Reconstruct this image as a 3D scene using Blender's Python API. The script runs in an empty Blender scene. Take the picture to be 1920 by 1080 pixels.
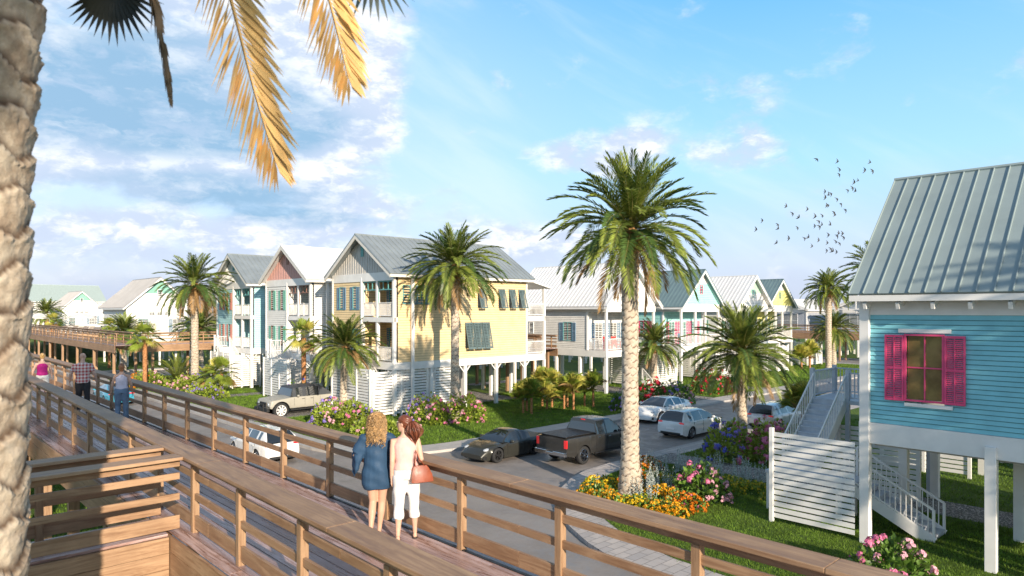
import bpy, math, random
import numpy as np
from mathutils import Vector, Matrix
R = math.radians
random.seed(7); rng = np.random.default_rng(11)
C = bpy.context.scene.collection
scene = bpy.context.scene

# ------------------------------------------------------------------ camera
CAMZ = 6.8
cam_d = bpy.data.cameras.new("camera"); cam = bpy.data.objects.new("camera", cam_d); C.objects.link(cam)
cam.location = (0, 0, CAMZ); cam.rotation_euler = (R(90), 0, 0)
cam_d.sensor_width = 36; cam_d.lens = 24.0; cam_d.shift_y = 42 / 1920
cam_d.clip_start = 0.1; cam_d.clip_end = 6000
cam_d.dof.use_dof = True; cam_d.dof.focus_distance = 22; cam_d.dof.aperture_fstop = 1.9
scene.camera = cam
scene.view_settings.view_transform = 'Standard'; scene.view_settings.look = 'None'
scene.view_settings.gamma = 1; scene.view_settings.use_curve_mapping = False
scene.view_settings.exposure = 0.6

# ------------------------------------------------------------------ sun
SUN_AZ = math.atan2(0.45, -0.893)            # direction towards the sun, measured from +Y clockwise
SUN_EL = R(18.5)
sd = bpy.data.lights.new("sun", 'SUN'); sun = bpy.data.objects.new("sun", sd); C.objects.link(sun)
sd.energy = 5.0; sd.angle = R(0.6); sd.color = (1.0, 0.86, 0.68)
dsun = Vector((math.sin(SUN_AZ) * math.cos(SUN_EL), math.cos(SUN_AZ) * math.cos(SUN_EL), math.sin(SUN_EL)))
sun.rotation_euler = dsun.to_track_quat('Z', 'Y').to_euler()

# ------------------------------------------------------------------ world
W = bpy.data.worlds.new("World"); scene.world = W; W.use_nodes = True
nt = W.node_tree; nt.nodes.clear()
class NT:
    def __init__(s, tree): s.t = tree
    def node(s, kind, **k):
        n = s.t.nodes.new(kind)
        for a, b in k.items(): setattr(n, a, b)
        return n
    def put(s, sock, v):
        if isinstance(v, bpy.types.NodeSocket): s.t.links.new(v, sock)
        elif v is not None:
            if hasattr(sock, 'default_value'):
                if isinstance(v, (tuple, list)) and len(v) == 3 and len(sock.default_value) == 4: v = (*v, 1)
                sock.default_value = v
    def m(s, op, a, b=None, c=None, clamp=False):
        n = s.node('ShaderNodeMath', operation=op, use_clamp=clamp)
        for i, v in enumerate((a, b, c)): s.put(n.inputs[i], v)
        return n.outputs[0]
    def mix(s, f, a, b, blend='MIX'):
        n = s.node('ShaderNodeMix', data_type='RGBA', blend_type=blend)
        s.put(n.inputs[0], f); s.put(n.inputs[6], a); s.put(n.inputs[7], b)
        return n.outputs[2]
    def sep(s, v):
        n = s.node('ShaderNodeSeparateXYZ'); s.put(n.inputs[0], v); return n.outputs
    def comb(s, x, y, z):
        n = s.node('ShaderNodeCombineXYZ')
        for i, v in enumerate((x, y, z)): s.put(n.inputs[i], v)
        return n.outputs[0]
    def noise(s, vec, scale, detail=4, rough=.5, dist=0):
        n = s.node('ShaderNodeTexNoise'); s.put(n.inputs['Vector'], vec)
        n.inputs['Scale'].default_value = scale; n.inputs['Detail'].default_value = detail
        n.inputs['Roughness'].default_value = rough; n.inputs['Distortion'].default_value = dist
        return n.outputs[0]
    def mr(s, v, a, b, c=0, d=1, smooth=True):
        n = s.node('ShaderNodeMapRange', interpolation_type='SMOOTHSTEP' if smooth else 'LINEAR')
        for i, x in enumerate((v, a, b, c, d)): s.put(n.inputs[i], x)
        return n.outputs[0]
    def ramp(s, v, stops):
        n = s.node('ShaderNodeValToRGB'); s.put(n.inputs[0], v); e = n.color_ramp.elements
        while len(e) < len(stops): e.new(0.5)
        for i, (p, c) in enumerate(stops): e[i].position = p; e[i].color = (*c, 1)
        return n.outputs[0]
w = NT(nt)
tc = w.node('ShaderNodeTexCoord').outputs['Generated']
X, Y, Z = w.sep(tc)
az = w.m('ARCTAN2', X, Y); el = w.m('ARCSINE', w.m('MAXIMUM', w.m('MINIMUM', Z, 1.0), -1.0))
sky = w.node('ShaderNodeTexSky', sky_type='NISHITA', sun_disc=False)
sky.sun_elevation = SUN_EL; sky.sun_rotation = SUN_AZ; sky.air_density = 1.0; sky.dust_density = 0.6; sky.ozone_density = 2.0; sky.altitude = 0
sk = w.mix(1.0, sky.outputs[0], (0.145, 0.145, 0.145), 'MULTIPLY')
grad = w.ramp(w.mr(el, -0.02, 1.2, 0, 1, False), [(0.0, (.47, .49, .64)), (.05, (.53, .58, .75)), (.10, (.57, .68, .88)), (.15, (.55, .73, .94)), (.29, (.43, .68, .93)), (.39, (.30, .58, .88)), (.58, (.20, .31, .46)), (1.0, (.16, .24, .36))])
side = w.mr(az, -0.35, 0.35)
grad = w.mix(w.m('MULTIPLY', side, 0.8), grad, w.ramp(w.mr(el, 0, 1.0, 0, 1, False), [(0, (.49, .54, .72)), (.07, (.54, .64, .84)), (.2, (.36, .72, .98)), (.45, (.09, .45, .92)), (.62, (.16, .28, .45)), (1.0, (.16, .24, .36))]))
base = w.mix(0.86, sk, w.mix(1.0, grad, (0.80, 0.80, 0.80), 'MULTIPLY'))
def blob(a, e, rx, ry, amp=1.0):
    da = w.m('DIVIDE', w.m('SUBTRACT', az, a), rx); de = w.m('DIVIDE', w.m('SUBTRACT', el, e), ry)
    d = w.m('ADD', w.m('MULTIPLY', da, da), w.m('MULTIPLY', de, de))
    return w.m('MULTIPLY', w.mr(d, 1.0, 0.0), amp)
def P2(px, py):                                 # sky direction of a cloud, as azimuth and elevation
    a = math.atan((px - 960) / 1280); return a, math.atan((582 - py) / 1280 * math.cos(a))
def blobs(lst):
    tot = None
    for px, py, rx, ry, amp in lst:
        a, e = P2(px, py); b = blob(a, e, rx, ry, amp)
        tot = b if tot is None else w.m('ADD', tot, b)
    return tot
warp = w.noise(w.comb(w.m('MULTIPLY', az, 1.0), w.m('MULTIPLY', el, 2.0), 3.1), 7.0, 5, .55)
n1 = w.noise(w.comb(az, w.m('MULTIPLY', el, 1.7), w.m('MULTIPLY', warp, .16)), 9.0, 9, .58, .2)
big = blobs([(330, 100, .42, .20, .62), (560, 150, .19, .17, .55), (80, 230, .30, .14, .45), (330, 300, .24, .07, .50), (600, 395, .17, .05, .42),
             (1130, 285, .16, .045, .56), (1385, 240, .08, .11, .22), (1245, 225, .06, .04, .30), (1800, 155, .10, .035, .28), (1890, 310, .08, .03, .34),
             (1440, 170, .06, .04, .26), (1060, 465, .24, .05, .16), (300, 440, .35, .05, .20), (1430, 290, .09, .05, .14), (640, 300, .10, .12, .3), (250, 470, .40, .06, .34), (760, 440, .30, .06, .26), (1250, 450, .35, .06, .2)])
dens = w.mr(w.m('ADD', n1, w.m('MULTIPLY', big, .56)), .58, .88)
wisp = w.noise(w.comb(w.m('ADD', az, w.m('MULTIPLY', el, -1.1)), w.m('MULTIPLY', w.m('ADD', el, w.m('MULTIPLY', az, .55)), 6.0), 8.0), 2.3, 6, .55, .35)
dens2 = w.m('MULTIPLY', w.mr(wisp, .44, .78), .30)
shade = blobs([(230, 200, .36, .075, 1.3), (250, 110, .25, .06, .6), (480, 180, .10, .08, .4), (400, 360, .22, .036, 1.0), (560, 410, .14, .018, .8), (260, 40, .2, .05, .3), (480, 225, .15, .05, .7)])
shn = w.m('MULTIPLY', w.mr(w.noise(w.comb(az, w.m('MULTIPLY', el, 3.0), w.m('ADD', 12.0, w.m('MULTIPLY', warp, .4))), 9.0, 8, .62), .34, .64, .52, 1.05), w.m('MINIMUM', shade, 1.05), clamp=True)
hi = w.mr(w.noise(w.comb(az, w.m('MULTIPLY', el, 2.2), w.m('ADD', 5.0, w.m('MULTIPLY', warp, .3))), 16.0, 8, .6), .42, .66)
cl_col = w.mix(shn, w.mix(hi, (.45, .52, .65), (.78, .78, .80)), (.22, .37, .53))
s1 = w.mix(dens2, base, (.64, .71, .79))
s2 = w.mix(w.m('MULTIPLY', dens, .93), s1, cl_col)
# low lavender bank and the pale ridge line of far clouds at the horizon
bank = blobs([(215, 560, .10, .035, .9), (290, 545, .05, .03, .5), (1490, 540, .05, .035, .6), (120, 575, .14, .03, .6)])
low = w.m('MULTIPLY', w.m('MULTIPLY', bank, w.mr(n1, .3, .6)), .75, clamp=True)
s3 = w.mix(low, s2, (.40, .47, .62))
bg = w.node('ShaderNodeBackground'); w.put(bg.inputs[0], s3); bg.inputs[1].default_value = 1.0
out = w.node('ShaderNodeOutputWorld'); nt.links.new(bg.outputs[0], out.inputs[0])

# ------------------------------------------------------------------ helpers
A = R(43.5)
VX, VY = math.cos(A), math.sin(A)
def ST(s, t, z=0.0): return Vector((s * VX - t * VY, s * VY + t * VX, z))
class MB:
    def __init__(s): s.v = []; s.f = []; s.m = []; s.n = 0; s.cr = []
    def add(s, v, f, m=0):
        k = s.n; v = [tuple(p) for p in v]; s.v += v; s.n += len(v)
        for q in f: s.f.append(tuple(i + k for i in q)); s.m.append(m)
        return s
    def box(s, x0, y0, z0, x1, y1, z1, m=0):
        v = [(x0, y0, z0), (x1, y0, z0), (x1, y1, z0), (x0, y1, z0), (x0, y0, z1), (x1, y0, z1), (x1, y1, z1), (x0, y1, z1)]
        return s.add(v, [(0, 3, 2, 1), (4, 5, 6, 7), (0, 1, 5, 4), (1, 2, 6, 5), (2, 3, 7, 6), (3, 0, 4, 7)], m)
    def beam(s, p, q, w_, h, m=0, up=(0, 0, 1)):
        p, q = Vector(p), Vector(q); d = (q - p).normalized(); u = Vector(up)
        a = d.cross(u)
        if a.length < 1e-4: a = d.cross(Vector((1, 0, 0)))
        a.normalize(); b = a.cross(d).normalized(); a *= w_ / 2; b *= h / 2
        v = [p - a - b, p + a - b, p + a + b, p - a + b, q - a - b, q + a - b, q + a + b, q - a + b]
        return s.add(v, [(0, 1, 2, 3), (7, 6, 5, 4), (0, 4, 5, 1), (1, 5, 6, 2), (2, 6, 7, 3), (3, 7, 4, 0)], m)
    def tube(s, pts, rad, n=8, m=0, cap=True, sx=1.0, up=(0, 0, 1)):
        pts = [Vector(p) for p in pts]
        if not hasattr(rad, '__len__'): rad = [rad] * len(pts)
        vs = []; fs = []; pa = None
        for i, p in enumerate(pts):
            d = (pts[min(i + 1, len(pts) - 1)] - pts[max(i - 1, 0)]).normalized()
            if pa is None:
                a = d.cross(Vector(up))
                if a.length < 1e-3: a = d.cross(Vector((1, 0, 0)))
            else: a = pa - d * pa.dot(d)
            a.normalize(); pa = a; b = a.cross(d)
            for k in range(n):
                th = 2 * math.pi * k / n; vs.append(p + a * (math.cos(th) * rad[i] * sx) + b * (math.sin(th) * rad[i]))
        for i in range(len(pts) - 1):
            for k in range(n):
                k2 = (k + 1) % n; fs.append((i * n + k, i * n + k2, (i + 1) * n + k2, (i + 1) * n + k))
        if cap: fs.append(tuple(range(n - 1, -1, -1))); fs.append(tuple((len(pts) - 1) * n + k for k in range(n)))
        return s.add(vs, fs, m)
    def rings(s, rr, m=0, cap=True, closed=True):
        n = len(rr[0]); vs = [p for r in rr for p in r]; fs = []
        for i in range(len(rr) - 1):
            for k in range(n if closed else n - 1):
                k2 = (k + 1) % n; fs.append((i * n + k, i * n + k2, (i + 1) * n + k2, (i + 1) * n + k))
        if cap: fs.append(tuple(range(n - 1, -1, -1))); fs.append(tuple((len(rr) - 1) * n + k for k in range(n)))
        return s.add(vs, fs, m)
    def ell(s, c, r, nu=12, nv=8, m=0):
        vs = [(c[0], c[1], c[2] - r[2])]; fs = []
        for j in range(1, nv):
            ph = -math.pi / 2 + math.pi * j / nv
            for i in range(nu):
                th = 2 * math.pi * i / nu
                vs.append((c[0] + r[0] * math.cos(ph) * math.cos(th), c[1] + r[1] * math.cos(ph) * math.sin(th), c[2] + r[2] * math.sin(ph)))
        vs.append((c[0], c[1], c[2] + r[2])); e = len(vs) - 1
        for i in range(nu): fs.append((0, 1 + (i + 1) % nu, 1 + i)); fs.append((e, e - nu + i, e - nu + (i + 1) % nu))
        for j in range(nv - 2):
            for i in range(nu):
                i2 = (i + 1) % nu; fs.append((1 + j * nu + i, 1 + j * nu + i2, 1 + (j + 1) * nu + i2, 1 + (j + 1) * nu + i))
        return s.add(vs, fs, m)
    def prism(s, poly, z0, z1, m=0):
        n = len(poly); vs = [(x, y, z0) for x, y in poly] + [(x, y, z1) for x, y in poly]
        fs = [tuple(range(n - 1, -1, -1)), tuple(range(n, 2 * n))] + [(i, (i + 1) % n, n + (i + 1) % n, n + i) for i in range(n)]
        return s.add(vs, fs, m)
    def mesh(s, name, mats, smooth=False):
        me = bpy.data.meshes.new(name); me.from_pydata(s.v, [], s.f)
        for x in (mats if isinstance(mats, (list, tuple)) else [mats]): me.materials.append(x)
        me.polygons.foreach_set('material_index', s.m)
        if smooth: me.polygons.foreach_set('use_smooth', [True] * len(s.f))
        me.update(); return me
    def build(s, name, mats, parent=None, smooth=False, bevel=0, auto=None):
        o = bpy.data.objects.new(name, s.mesh(name, mats, smooth)); C.objects.link(o)
        if parent is not None: o.parent = parent
        if bevel:
            b = o.modifiers.new('bevel', 'BEVEL'); b.width = bevel; b.segments = 2; b.limit_method = 'ANGLE'; b.angle_limit = R(40)
        if auto is not None and smooth:
            try: o.data.set_sharp_from_angle(angle=R(auto))
            except Exception: pass
        return o
def np_mesh(name, V, F, mats, mi=None, smooth=False, parent=None, link=True):
    """V (n,3), F (m,k) uniform faces"""
    V = np.asarray(V, dtype=np.float32); F = np.asarray(F, dtype=np.int32); k = F.shape[1]
    me = bpy.data.meshes.new(name); me.vertices.add(len(V)); me.vertices.foreach_set('co', V.ravel())
    me.loops.add(F.size); me.loops.foreach_set('vertex_index', F.ravel())
    me.polygons.add(len(F)); me.polygons.foreach_set('loop_start', np.arange(0, F.size, k, dtype=np.int32))
    try: me.polygons.foreach_set('loop_total', np.full(len(F), k, dtype=np.int32))
    except Exception: pass
    for x in (mats if isinstance(mats, (list, tuple)) else [mats]): me.materials.append(x)
    if mi is not None: me.polygons.foreach_set('material_index', np.asarray(mi, dtype=np.int32))
    if smooth: me.polygons.foreach_set('use_smooth', np.ones(len(F), dtype=bool))
    me.update(calc_edges=True)
    if not link: return me
    return link_mesh(name, me, parent)
def link_mesh(name, me, parent=None):
    o = bpy.data.objects.new(name, me); C.objects.link(o)
    if parent is not None: o.parent = parent
    return o
def tag(o, label=None, cat=None, group=None, kind=None):
    if label: o['label'] = label
    if cat: o['category'] = cat
    if group: o['group'] = group
    if kind: o['kind'] = kind
    return o
def thing(name, label, cat, loc=(0, 0, 0), rz=0.0, group=None, kind=None):
    o = bpy.data.objects.new(name, None); C.objects.link(o); o.empty_display_size = .3
    o.location = loc; o.rotation_euler = (0, 0, rz); return tag(o, label, cat, group, kind)
def part(name, parent, loc=(0, 0, 0), rz=0.0):
    o = bpy.data.objects.new(name, None); C.objects.link(o); o.parent = parent; o.location = loc; o.rotation_euler = (0, 0, rz); o.empty_display_size = .1
    return o
def copy_tree(o, parent=None):
    c = o.copy(); C.objects.link(c)
    if parent is not None: c.parent = parent
    for ch in list(o.children): copy_tree(ch, c)
    return c

# ------------------------------------------------------------------ materials
MATS = {}
def mat(name, col, rough=.6, metal=0.0, var=.10, vs=3.0, bump=0.0, bs=40.0, coat=0.0, spec=.5, stretch=None, dirt=0.0, trans=0.0, crough=None, iso=0.0, emis=None):
    m = bpy.data.materials.new(name); m.use_nodes = True; t = m.node_tree; t.nodes.clear(); q = NT(t)
    p = q.node('ShaderNodeBsdfPrincipled'); o = q.node('ShaderNodeOutputMaterial')
    co = q.node('ShaderNodeTexCoord').outputs['Object']
    if stretch:
        mp = q.node('ShaderNodeMapping'); q.put(mp.inputs[0], co); mp.inputs['Scale'].default_value = stretch; co2 = mp.outputs[0]
    else: co2 = co
    c = col
    if var:
        n = q.noise(co2, vs, 5, .6)
        c = q.mix(q.mr(n, .3, .7, 0, 1), tuple(x * (1 - var) for x in col), tuple(min(1, x * (1 + var)) for x in col))
    if dirt:
        n = q.noise(co, .9, 6, .65); c = q.mix(q.m('MULTIPLY', q.mr(n, .48, .72), dirt), c, tuple(x * .45 for x in col))
    if iso:
        g = q.node('ShaderNodeNewGeometry').outputs['Random Per Island']
        c = q.mix(g, q.mix(1.0, c, (1 - iso,) * 3, 'MULTIPLY'), q.mix(1.0, c, (1 + iso,) * 3, 'MULTIPLY'))
    q.put(p.inputs['Base Color'], c)
    rv = q.mr(q.noise(co2, vs * 2.3, 3), .3, .7, rough * .85, min(1, rough * 1.15)) if var else rough
    q.put(p.inputs['Roughness'], rv)
    p.inputs['Metallic'].default_value = metal; p.inputs['Specular IOR Level'].default_value = spec
    if coat: p.inputs['Coat Weight'].default_value = coat; p.inputs['Coat Roughness'].default_value = .04 if crough is None else crough
    if bump:
        b = q.node('ShaderNodeBump'); b.inputs['Strength'].default_value = min(1, bump); b.inputs['Distance'].default_value = .01 * max(1, bump)
        q.put(b.inputs['Height'], q.noise(co2, bs, 5, .65)); t.links.new(b.outputs[0], p.inputs['Normal'])
    if emis: p.inputs['Emission Color'].default_value = (*emis[:3], 1); p.inputs['Emission Strength'].default_value = emis[3]
    sh = p.outputs[0]
    if trans:
        tr = q.node('ShaderNodeBsdfTranslucent'); q.put(tr.inputs[0], c if isinstance(c, bpy.types.NodeSocket) else tuple(c))
        ms = q.node('ShaderNodeMixShader'); ms.inputs[0].default_value = trans
        t.links.new(sh, ms.inputs[1]); t.links.new(tr.outputs[0], ms.inputs[2]); sh = ms.outputs[0]
    t.links.new(sh, o.inputs[0]); MATS[name] = m; return m
def wood_mat(name, c1, c2, c3, axis=0, rough=.62, sc=1.0, isl2=.28):
    m = bpy.data.materials.new(name); m.use_nodes = True; t = m.node_tree; t.nodes.clear(); q = NT(t)
    p = q.node('ShaderNodeBsdfPrincipled'); o = q.node('ShaderNodeOutputMaterial')
    co = q.node('ShaderNodeTexCoord').outputs['Object']
    isl = q.node('ShaderNodeNewGeometry').outputs['Random Per Island']
    mp = q.node('ShaderNodeMapping'); q.put(mp.inputs[0], co)
    s = [14 * sc] * 3; s[axis] = .9 * sc; mp.inputs['Scale'].default_value = s
    off = q.comb(q.m('MULTIPLY', isl, 37.0), q.m('MULTIPLY', isl, 91.0), 0); q.put(mp.inputs['Location'], off)
    n = q.noise(mp.outputs[0], 1.0, 8, .68, 1.2); n2 = q.noise(mp.outputs[0], 4.5, 4, .7)
    c = q.ramp(q.mr(n, .25, .75, 0, 1, False), [(0.0, c3), (.35, c1), (.65, c2), (1.0, tuple(min(1, x * 1.15) for x in c2))])
    c = q.mix(q.m('MULTIPLY', q.mr(n2, .55, .72), .45), c, c3)
    c = q.mix(q.mr(q.noise(co, 1.1, 5, .6), .35, .7, 0, .55), c, tuple(x * .72 for x in c1))
    c = q.mix(q.m('MULTIPLY', q.m('SUBTRACT', 1.0, isl), isl2), c, tuple(x * .62 for x in c1))
    v = q.node('ShaderNodeTexVoronoi'); q.put(v.inputs['Vector'], mp.outputs[0]); v.inputs['Scale'].default_value = .55
    c = q.mix(q.m('MULTIPLY', q.mr(v.outputs['Distance'], .10, .02), .6), c, c3)
    q.put(p.inputs['Base Color'], c); q.put(p.inputs['Roughness'], q.mr(n, .3, .7, rough * .8, rough * 1.2))
    b = q.node('ShaderNodeBump'); b.inputs['Strength'].default_value = .5; b.inputs['Distance'].default_value = .006
    q.put(b.inputs['Height'], n); t.links.new(b.outputs[0], p.inputs['Normal'])
    t.links.new(p.outputs[0], o.inputs[0]); return m
WOOD = wood_mat('weathered_wood', (.31, .175, .095), (.46, .29, .17), (.12, .062, .034), axis=1)
WOODX = wood_mat('weathered_wood_cross', (.27, .16, .085), (.42, .27, .15), (.12, .065, .035), axis=0)
WOODZ = wood_mat('weathered_wood_post', (.31, .18, .098), (.46, .295, .17), (.13, .068, .036), axis=2)
DECKM = wood_mat('deck_boards', (.34, .20, .165), (.66, .50, .49), (.08, .045, .04), axis=1, rough=.30, isl2=.75)  # pale pink streak tone stands in for the shine along the boards
WHITE = mat('white_paint', (.80, .78, .75), .5, var=.05, vs=1.2, dirt=.10, bump=.15, bs=60)
WHITER = mat('white_trim', (.82, .81, .80), .45, var=.04, vs=1.0)
BEIGE = mat('cream_trim', (.70, .66, .60), .55, var=.05)
METAL = mat('galvanised_roof', (.33, .365, .375), .42, metal=.4, var=.10, vs=.7)
METALW = mat('white_metal_roof', (.72, .71, .70), .45, metal=.1, var=.05, vs=.7)
METALB = mat('pale_blue_metal_roof', (.27, .33, .335), .6, metal=.15, var=.06, vs=.6, dirt=.12)
METALT = mat('slate_teal_metal_roof', (.20, .28, .29), .38, metal=.35, var=.08, vs=.7)
SLATE = mat('slate_green_shutter', (.10, .145, .15), .5, var=.08)
GREENSH = mat('green_shutter', (.16, .42, .33), .5, var=.06)
TEALSH = mat('teal_trim', (.11, .33, .33), .5, var=.06)
BLUESH = mat('blue_shutter', (.12, .22, .33), .5, var=.06)
SALMON = mat('salmon_shutter', (.55, .22, .17), .5, var=.06)
BROWNTRIM = mat('brown_trim', (.24, .12, .09), .5, var=.08)
PINK = mat('raspberry_shutter', (.70, .07, .19), .42, var=.08, vs=6, dirt=.15)
def glass_mat(name, col, rough=.06):
    return mat(name, col, rough, var=.25, vs=1.3, spec=.9, coat=.6)
GLASS = glass_mat('window_glass', (.06, .07, .07)); GLASSL = glass_mat('window_glass_light', (.20, .20, .18))
CARGLASS = mat('car_glass', (.012, .015, .018), .04, var=0, spec=.8, coat=1.0)
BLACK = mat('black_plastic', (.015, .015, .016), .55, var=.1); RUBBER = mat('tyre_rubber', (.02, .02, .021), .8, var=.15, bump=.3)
CHROME = mat('chrome', (.55, .55, .56), .18, metal=1.0, var=0); ALLOY = mat('alloy', (.42, .43, .45), .28, metal=.9, var=0)
REDL = mat('red_lamp_glass', (.55, .015, .02), .15, var=0, coat=1.0, emis=(1, .05, .05, .15)); LAMP = mat('lamp_glass', (.55, .57, .60), .08, metal=.3, var=0, coat=1.0)
CONC = mat('concrete', (.44, .41, .38), .75, var=.12, vs=1.5, bump=.4, bs=30, dirt=.25)
GRAVEL = mat('gravel', (.42, .40, .38), .9, var=.45, vs=55, bump=1.0, bs=70)

# ------------------------------------------------------------------ ground, roads, pavements
def tex_mat(name, fn):
    m = bpy.data.materials.new(name); m.use_nodes = True; t = m.node_tree; t.nodes.clear(); q = NT(t)
    p = q.node('ShaderNodeBsdfPrincipled'); o = q.node('ShaderNodeOutputMaterial'); t.links.new(p.outputs[0], o.inputs[0])
    fn(q, p, q.node('ShaderNodeTexCoord').outputs['Object'], t); return m
def _asphalt(q, p, co, t):
    n1 = q.noise(co, .35, 6, .62); n2 = q.noise(co, 28, 4, .7); n3 = q.noise(co, 1.6, 6, .7, .5)
    c = q.mix(q.mr(n1, .35, .65), (.215, .190, .175), (.28, .248, .228))
    c = q.mix(q.m('MULTIPLY', q.mr(n3, .5, .7), .5), c, (.15, .138, .135))
    c = q.mix(q.m('MULTIPLY', q.mr(n2, .45, .75), .35), c, (.25, .24, .23))
    q.put(p.inputs['Base Color'], c)
    q.put(p.inputs['Roughness'], q.m('ADD', q.mr(n3, .35, .68, .72, .30), q.m('MULTIPLY', n2, .12)))
    p.inputs['Specular IOR Level'].default_value = .45
    b = q.node('ShaderNodeBump'); b.inputs['Strength'].default_value = .25; b.inputs['Distance'].default_value = .008
    q.put(b.inputs['Height'], q.noise(co, 60, 3, .7)); t.links.new(b.outputs[0], p.inputs['Normal'])
ASPH = tex_mat('asphalt', _asphalt)
def _paver(q, p, co, t):
    br = q.node('ShaderNodeTexBrick'); q.put(br.inputs['Vector'], co)
    for k, v in (('Scale', 1.0), ('Mortar Size', .012), ('Brick Width', .62), ('Row Height', .31), ('Bias', 0.0)): br.inputs[k].default_value = v
    br.inputs['Color1'].default_value = (.52, .46, .42, 1); br.inputs['Color2'].default_value = (.38, .35, .34, 1); br.inputs['Mortar'].default_value = (.20, .18, .17, 1)
    c = q.mix(q.m('MULTIPLY', q.mr(q.noise(co, 2.3, 6, .65), .4, .7), .4), br.outputs[0], (.30, .27, .25))
    q.put(p.inputs['Base Color'], c); p.inputs['Roughness'].default_value = .8
    b = q.node('ShaderNodeBump'); b.inputs['Strength'].default_value = .5; b.inputs['Distance'].default_value = .01
    q.put(b.inputs['Height'], q.m('SUBTRACT', q.noise(co, 30, 4, .7), br.outputs['Fac'])); t.links.new(b.outputs[0], p.inputs['Normal'])
PAVER = tex_mat('pale_pavers', _paver)
def _slab(q, p, co, t):
    br = q.node('ShaderNodeTexBrick'); q.put(br.inputs['Vector'], co); br.offset = 0
    for k, v in (('Scale', 1.0), ('Mortar Size', .010), ('Brick Width', 1.5), ('Row Height', 1.5)): br.inputs[k].default_value = v
    br.inputs['Color1'].default_value = (.46, .425, .39, 1); br.inputs['Color2'].default_value = (.41, .385, .36, 1); br.inputs['Mortar'].default_value = (.2, .18, .17, 1)
    c = q.mix(q.m('MULTIPLY', q.mr(q.noise(co, 1.3, 7, .68), .42, .7), .5), br.outputs[0], (.30, .275, .26))
    q.put(p.inputs['Base Color'], c); p.inputs['Roughness'].default_value = .75
    b = q.node('ShaderNodeBump'); b.inputs['Strength'].default_value = .3; b.inputs['Distance'].default_value = .006
    q.put(b.inputs['Height'], q.noise(co, 35, 4, .7)); t.links.new(b.outputs[0], p.inputs['Normal'])
SLAB = tex_mat('pavement_slabs', _slab)
def _lawn(q, p, co, t):
    c = q.mix(q.mr(q.noise(co, .45, 6, .6), .35, .65), (.075, .135, .018), (.135, .20, .028))
    c = q.mix(q.mr(q.noise(co, 14, 5, .75), .35, .7), c, (.045, .085, .014))
    c = q.mix(q.m('MULTIPLY', q.mr(q.noise(co, 3.3, 5, .65), .55, .75), .5), c, (.13, .14, .03))
    q.put(p.inputs['Base Color'], c); p.inputs['Roughness'].default_value = .85; p.inputs['Specular IOR Level'].default_value = .2
    b = q.node('ShaderNodeBump'); b.inputs['Strength'].default_value = 1; b.inputs['Distance'].default_value = .06
    q.put(b.inputs['Height'], q.noise(co, 22, 5, .8)); t.links.new(b.outputs[0], p.inputs['Normal'])
LAWN = tex_mat('lawn_turf', _lawn)
BLADE = mat('grass_blades', (.135, .225, .026), .6, var=.35, vs=1.3, spec=.25, trans=.3, iso=.35)
def _gravel(q, p, co, t):
    v = q.node('ShaderNodeTexVoronoi'); q.put(v.inputs['Vector'], co); v.inputs['Scale'].default_value = 16
    c = q.ramp(q.sep(v.outputs['Color'])[0], [(0, (.20, .19, .19)), (.5, (.42, .40, .37)), (1, (.62, .59, .55))])
    c = q.mix(q.mr(v.outputs['Distance'], .25, .6), c, (.12, .11, .10))
    q.put(p.inputs['Base Color'], c); p.inputs['Roughness'].default_value = .85
    b = q.node('ShaderNodeBump'); b.inputs['Strength'].default_value = 1; b.inputs['Distance'].default_value = .03; b.invert = True
    q.put(b.inputs['Height'], v.outputs['Distance']); t.links.new(b.outputs[0], p.inputs['Normal'])
GRAV = tex_mat('grey_gravel', _gravel)
def struct(name, mb, mats, kind='structure'):
    o = mb.build(name, mats); o.rotation_euler = (0, 0, A); o['kind'] = kind; return o
def flat(name, polys, z, m):
    b = MB()
    for p in polys: b.add([(x, y, z) for x, y in p], [tuple(range(len(p)))])
    return struct(name, b, m)
def bez(a, c, b, n=10):
    return [((1 - k) ** 2 * a[0] + 2 * k * (1 - k) * c[0] + k * k * b[0], (1 - k) ** 2 * a[1] + 2 * k * (1 - k) * c[1] + k * k * b[1]) for k in [i / n for i in range(n + 1)]]
g = MB(); g.add([(-2500, -2500, -.15), (2500, -2500, -.15), (2500, 2500, -.15), (-2500, 2500, -.15)], [(0, 1, 2, 3)])
o = g.build('ground', LAWN); o['kind'] = 'structure'
flat('road', [[(6, -60), (100, -60), (100, 220), (6, 220)]], -.125, ASPH)
ne = [(92, 78), (16, 78)] + bez((16, 32.5), (16, 26.3), (22.5, 26.3)) + bez((84, 26.3), (92, 26.3), (92, 33), 8)
neg = [(90.6, 76.6), (17.4, 76.6)] + bez((17.4, 32.8), (17.4, 27.75), (22.8, 27.75)) + bez((83, 27.75), (90.6, 27.75), (90.6, 34), 8)
se = [(14.6, -60), (92, -60)] + bez((92, 12), (92, 19.1), (85, 19.1), 8) + [(24, 19.1), (22.3, 18.95), (20.8, 18.45), (19.2, 17.6), (17.9, 16.6), (16.9, 15.5), (16.1, 14.3), (15.4, 13), (14.95, 11.8), (14.7, 10.5), (14.6, 9)]
seg = [(16.0, -60), (90.6, -60)] + bez((90.6, 12), (90.6, 17.95), (84, 17.95), 8) + [(24, 17.95), (22.7, 17.85), (21.5, 17.4), (20.3, 16.8), (19.2, 16.0), (18.2, 15.0), (17.4, 13.9), (16.8, 12.8), (16.4, 11.8), (16.1, 10.5), (16.0, 9)]
far = [(16, 86), (92, 86), (92, 220), (16, 220)]
farg = [(17.4, 87.4), (90.6, 87.4), (90.6, 219), (17.4, 219)]
fe = [(100, -60), (240, -60), (240, 220), (100, 220)]; feg = [(101.4, -60), (239, -60), (239, 219), (101.4, 219)]
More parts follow.
